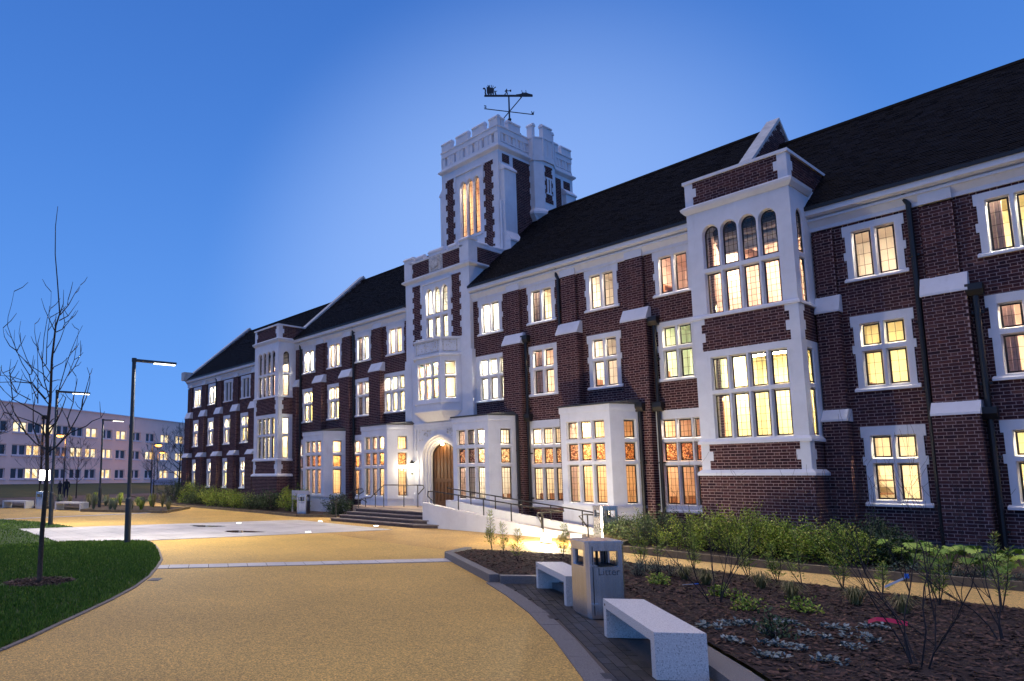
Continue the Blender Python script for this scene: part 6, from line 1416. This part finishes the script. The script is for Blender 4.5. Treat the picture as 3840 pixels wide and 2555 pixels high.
for x, y, h, lb in ((-9.85, 11.3, .82, 'tallest feathery seedling in the bed by the ramp'), (-9.3, 11.0, .6, 'middle feathery seedling in the bed by the ramp'), (-8.28, 10.2, .58, 'feathery seedling just behind the half hidden bench'), (-8.2, 11.45, .62, 'spiky seedling glowing before the floodlight')): seedling(x, y, h, lb, .1, LG, 1.5, .24)
# lavender, grass tufts, lamb's ear
def tuft(name, x, y, n, h, sp, M_, label, cat, group, wd=.004, z=.1):
    m = MB(); 
    for k in range(n):
        a = R.uniform(0, 6.28); l = h * R.uniform(.6, 1.1); o = sp * R.random(); b = Vector((x + .05 * math.cos(a) * R.random(), y + .05 * math.sin(a) * R.random(), z)); q = b + Vector((math.cos(a) * o * .45, math.sin(a) * o * .45, l * .8)); e_ = b + Vector((math.cos(a) * o, math.sin(a) * o, l * (.9 - .6 * (o / (sp + 1e-6))))); s_ = Vector((-math.sin(a), math.cos(a), 0)) * wd; m.ct = R.random()
        m.face([b - s_, b + s_, q + s_ * .8, q - s_ * .8]); m.face([q - s_ * .8, q + s_ * .8, e_])
    return tag(m.build(name, M_, tint=True), label, cat, group)
for i, (x, y) in enumerate(((-6.5, 10.6), (-5.94, 10.2), (-5.93, 10.8), (-6.2, 10.9), (-5.6, 10.6))): shrub('lavender', x, y, .1, .16, .16, .24, 420, .028, LV, ('grey-green lavender clump closest to the steel bin', 'grey-green lavender clump front of its group', 'grey-green lavender clump behind its group by the path', 'small lavender clump tucked between the first two', 'lavender clump right of its group next to tufted grass')[i], 'plant', 'lavender clumps', wd=.16)
for i, (x, y) in enumerate(((-5.33, 10.45), (-4.92, 10.25), (-4.29, 10.5), (-3.71, 9.95), (-3.07, 10.1), (-2.55, 9.9))): tuft('grass_tuft', x, y, 150, .26, .26, LT, ('straw-green grass tuft next to the lavender', 'straw-green grass tuft behind the first bare shrub', 'arching grass tuft right of the first bare shrub', 'drooping grass tuft in the middle of the bark bed', 'rounded grass tuft below the tufted seedling', 'faded grass tuft beside the tagged shrub stems')[i], 'grass tuft', 'ornamental grass tufts')
ear = [(-3.51, 7.33), (-3.45, 7.67), (-3.38, 7.84), (-3.08, 6.88), (-3.10, 7.51), (-2.85, 7.07), (-2.61, 6.55), (-3.07, 8.18), (-2.65, 7.05), (-2.68, 7.73), (-2.30, 6.80), (-2.70, 8.29), (-2.33, 7.48), (-2.41, 7.99), (-2.49, 8.70)]
el = ['silver-leaved plant touching the corner of the near bench', 'silver-leaved plant behind the near bench corner', 'spreading silver-leaved plant, back of the patch behind the bench', 'large silver-leaved plant by the granite kerb', 'small silver-leaved plant between bench and grass', 'silver-leaved plant with pale top left of the front row', 'silver-leaved plant lowest in the picture, beside the kerb', 'silver-leaved plant at the back of the middle row', 'broad silver-leaved plant in the front row', 'silver-leaved plant in the centre of the patch', 'silver-leaved plant at the bottom edge of the patch', 'silver-leaved plant right of the middle at the back', 'broad silver-leaved plant right in the front row', 'small silver-leaved plant left of the pink tape', 'silver-leaved plant standing apart behind the pink tape']
for (x, y), lb in zip(ear, el):
    m = MB(); s_ = R.uniform(.65, 1.0)
    for k in range(6):
        cx_, cy_ = x + R.uniform(-.10, .10) * s_ * 1.3, y + R.uniform(-.07, .07) * s_
        for q in range(13):
            a = R.uniform(0, 6.28); m.ct = R.random(); f_ = R.random(); z_ = R.uniform(.102, .15); leaf(m, Vector((cx_ + .02 * math.cos(a), cy_ + .02 * math.sin(a), z_)), Vector((math.cos(a), math.sin(a), R.uniform(-.2, .9))), Vector((0, 0, 1)) + rv() * .5, R.uniform(.03, .075) * s_, .011 + .006 * f_)
    tag(m.build('lambs_ear', LS, tint=True), lb, 'plant', 'silver-leaved plants in the bark')
for i, (x, y, h) in enumerate(((-5.33, 9.69, .1), (-3.68, 8.67, .14), (-3.26, 9.07, .12), (-2.93, 7.40, .2), (-4.3, 9.4, .07))): shrub('low_plant', x, y, .1, .16, .13, h, 260, .035, LG if i != 3 else LD, ('low green plant right of the steel bin', 'small leafy green plant in the middle of the bark', 'thin grey-green plant behind the small leafy one', 'dark bushy herb among the silver-leaved plants', 'tiny green plant at the foot of the first bare shrub')[i], 'plant', 'low green plants in the bark', stems=10)
# bare multi-stemmed shrubs
def bare_shrub(x, y, h, n, label, seed, sp=.35, lev=3):
    rnd = random.Random(seed); t = empty('bare_shrub', (x, y, .1), label, 'shrub', 'leafless many-stemmed shrubs')
    for k in range(n):
        m = MB(); a = rnd.uniform(0, 6.28); d = Vector((math.cos(a) * sp, math.sin(a) * sp, 1)); b = (x + .06 * math.cos(a), y + .06 * math.sin(a), .09); grow(m, b, d, h * rnd.uniform(.6, .85), .007, lev, .62, .06, rnd, 5, 6, (2, 3), .001); m.build('stem', TWIG, t, smooth=True)
    return t
bare_shrub(-4.17, 8.89, 1.25, 6, 'leafless many-stemmed shrub rising behind the near bench', 21); bs = bare_shrub(-1.80, 7.28, 1.55, 7, 'large leafless shrub at the right with a pink tape on it', 35, .30)
bare_shrub(-1.55, 9.0, 1.15, 4, 'thin leafless shrub behind the tagged one at the right', 44, .25, 2)
TAPE = mat('pink_tape', (.75, .03, .10), .6); m = MB(); m.ct = 0
pp = [Vector((-2.28, 7.78, .30)), Vector((-2.20, 7.72, .345)), Vector((-2.08, 7.66, .36)), Vector((-1.94, 7.60, .36))]
for a, b in zip(pp[:-1], pp[1:]): m.face([a, b, b + Vector((0, .01, .035)), a + Vector((0, .01, .035))])
tag(m.build('marker_tape', TAPE), 'strip of pink marker tape hanging on the bare shrub', 'tape')
BLT = mat('blue_tag', (.03, .2, .75), .5); WHT = mat('white_tag', (.7, .72, .75), .5)
t = empty('plant_tag', (-2.1, 8.2, .62), 'small white plant tag with blue end tied to a bare stem', 'plant tag'); m = MB(); m.hexa([(-2.22, 8.12, .60), (-2.07, 8.22, .70), (-2.065, 8.225, .70), (-2.215, 8.125, .60), (-2.22, 8.12, .62), (-2.07, 8.22, .72), (-2.065, 8.225, .72), (-2.215, 8.125, .62)]); m.build('strip', WHT, t); m = MB(); m.box(-2.08, 8.2, .70, -2.05, 8.22, .74); m.build('blue_end', BLT, t)
t = empty('plant_label', (-5.0, 9.93, .1), 'white plant label stuck in the bark near the steel bin', 'plant label'); m = MB(); m.hexa([(-5.08, 9.88, .11), (-4.95, 9.95, .13), (-4.94, 9.98, .13), (-5.07, 9.91, .11), (-5.08, 9.88, .118), (-4.95, 9.95, .138), (-4.94, 9.98, .138), (-5.07, 9.91, .118)]); m.build('label_blade', WHT, t); m = MB(); m.hexa([(-4.95, 9.95, .13), (-4.91, 9.97, .135), (-4.90, 10.0, .135), (-4.94, 9.98, .13), (-4.95, 9.95, .142), (-4.91, 9.97, .147), (-4.90, 10.0, .147), (-4.94, 9.98, .142)]); m.build('label_head', BLT, t)
# grasses in the far bed
for k in range(34):
    x, y = R.uniform(-41, -31), R.uniform(9, 14)
    if not inside((x, y), bed4): continue
    o = tuft('tall_grass', x, y, 90, R.uniform(.5, .9), .35, (LT, LG, LV)[k % 3], 'tall loose grass clump in the far flower bed', 'grass clump', 'tall grasses in the far bed', .010, .08)
# ------------------------------------------------------------------ two people far off by the road
SKIN = mat('skin', (.42, .26, .19), .6); HAIR = mat('hair', (.02, .014, .012), .7); JKT = [mat('jacket_dark', (.03, .028, .035), .8), mat('coat_black', (.018, .018, .025), .8)]; TRS = [mat('trousers_dark', (.025, .022, .04), .8), mat('trousers_navy', (.016, .018, .045), .8)]
def person(p, face, label, ji, lean=0., h=1.42):
    me = bpy.data.meshes.new('person'); s = h / 1.75
    V_ = [(0, 0, .95), (0, 0, 1.15), (0, .0, 1.38), (0, 0, 1.50), (0, .02, 1.60), (0, .03, 1.70), (.11, 0, .90), (.12, .03, .5), (.12, -.02, .10), (.12, .12, .03), (-.11, 0, .90), (-.13, .0, .5), (-.14, -.05, .10), (-.14, .09, .03), (.20, 0, 1.40), (.27, .02, 1.12), (.24, .16, .92), (.23, .22, .86), (-.20, 0, 1.40), (-.28, .0, 1.12), (-.22, .15, 1.0), (-.16, .22, 1.0)]
    E_ = [(0, 1), (1, 2), (2, 3), (3, 4), (4, 5), (0, 6), (6, 7), (7, 8), (8, 9), (0, 10), (10, 11), (11, 12), (12, 13), (2, 14), (14, 15), (15, 16), (16, 17), (2, 18), (18, 19), (19, 20), (20, 21)]
    r_ = [.15, .14, .16, .06, .10, .095, .11, .07, .05, .045, .11, .07, .05, .045, .075, .055, .04, .045, .075, .055, .04, .045]
    me.from_pydata([(a * s, b * s, c * s) for a, b, c in V_], E_, []); o = link(bpy.data.objects.new('person_shape', me)); sk = o.modifiers.new('skin', 'SKIN')
    for i, d in enumerate(me.skin_vertices[0].data): d.radius = (r_[i] * s, r_[i] * s * (.8 if i < 3 else 1)); d.use_root = i == 0
    ss = o.modifiers.new('sub', 'SUBSURF'); ss.levels = ss.render_levels = 2
    dg = bpy.context.evaluated_depsgraph_get(); dg.update(); m2 = bpy.data.meshes.new_from_object(o.evaluated_get(dg)); bpy.data.objects.remove(o)
    m2.materials.clear(); [m2.materials.append(k) for k in (SKIN, JKT[ji], TRS[ji], HAIR)]
    for f in m2.polygons:
        c = f.center / s; f.use_smooth = True
        f.material_index = 2 if c.z < .92 and abs(c.x) < .21 else (1 if c.z < 1.5 and not (c.z < .92) else (0 if c.z < 1.52 or (c.y > .05 and c.z < 1.70) else 3))
    q = link(bpy.data.objects.new('person', m2)); q.location = p; q.rotation_euler = (0, 0, face); return tag(q, label, 'person')
a = gnd(223, 1866); person((a.x, a.y, 0), rad(200), 'person in a dark jacket facing this way, standing beyond the far bench', 0); a = gnd(247, 1868); person((a.x, a.y, 0), rad(80), 'taller person in a long dark coat walking away beyond the far bench', 1, h=1.56)
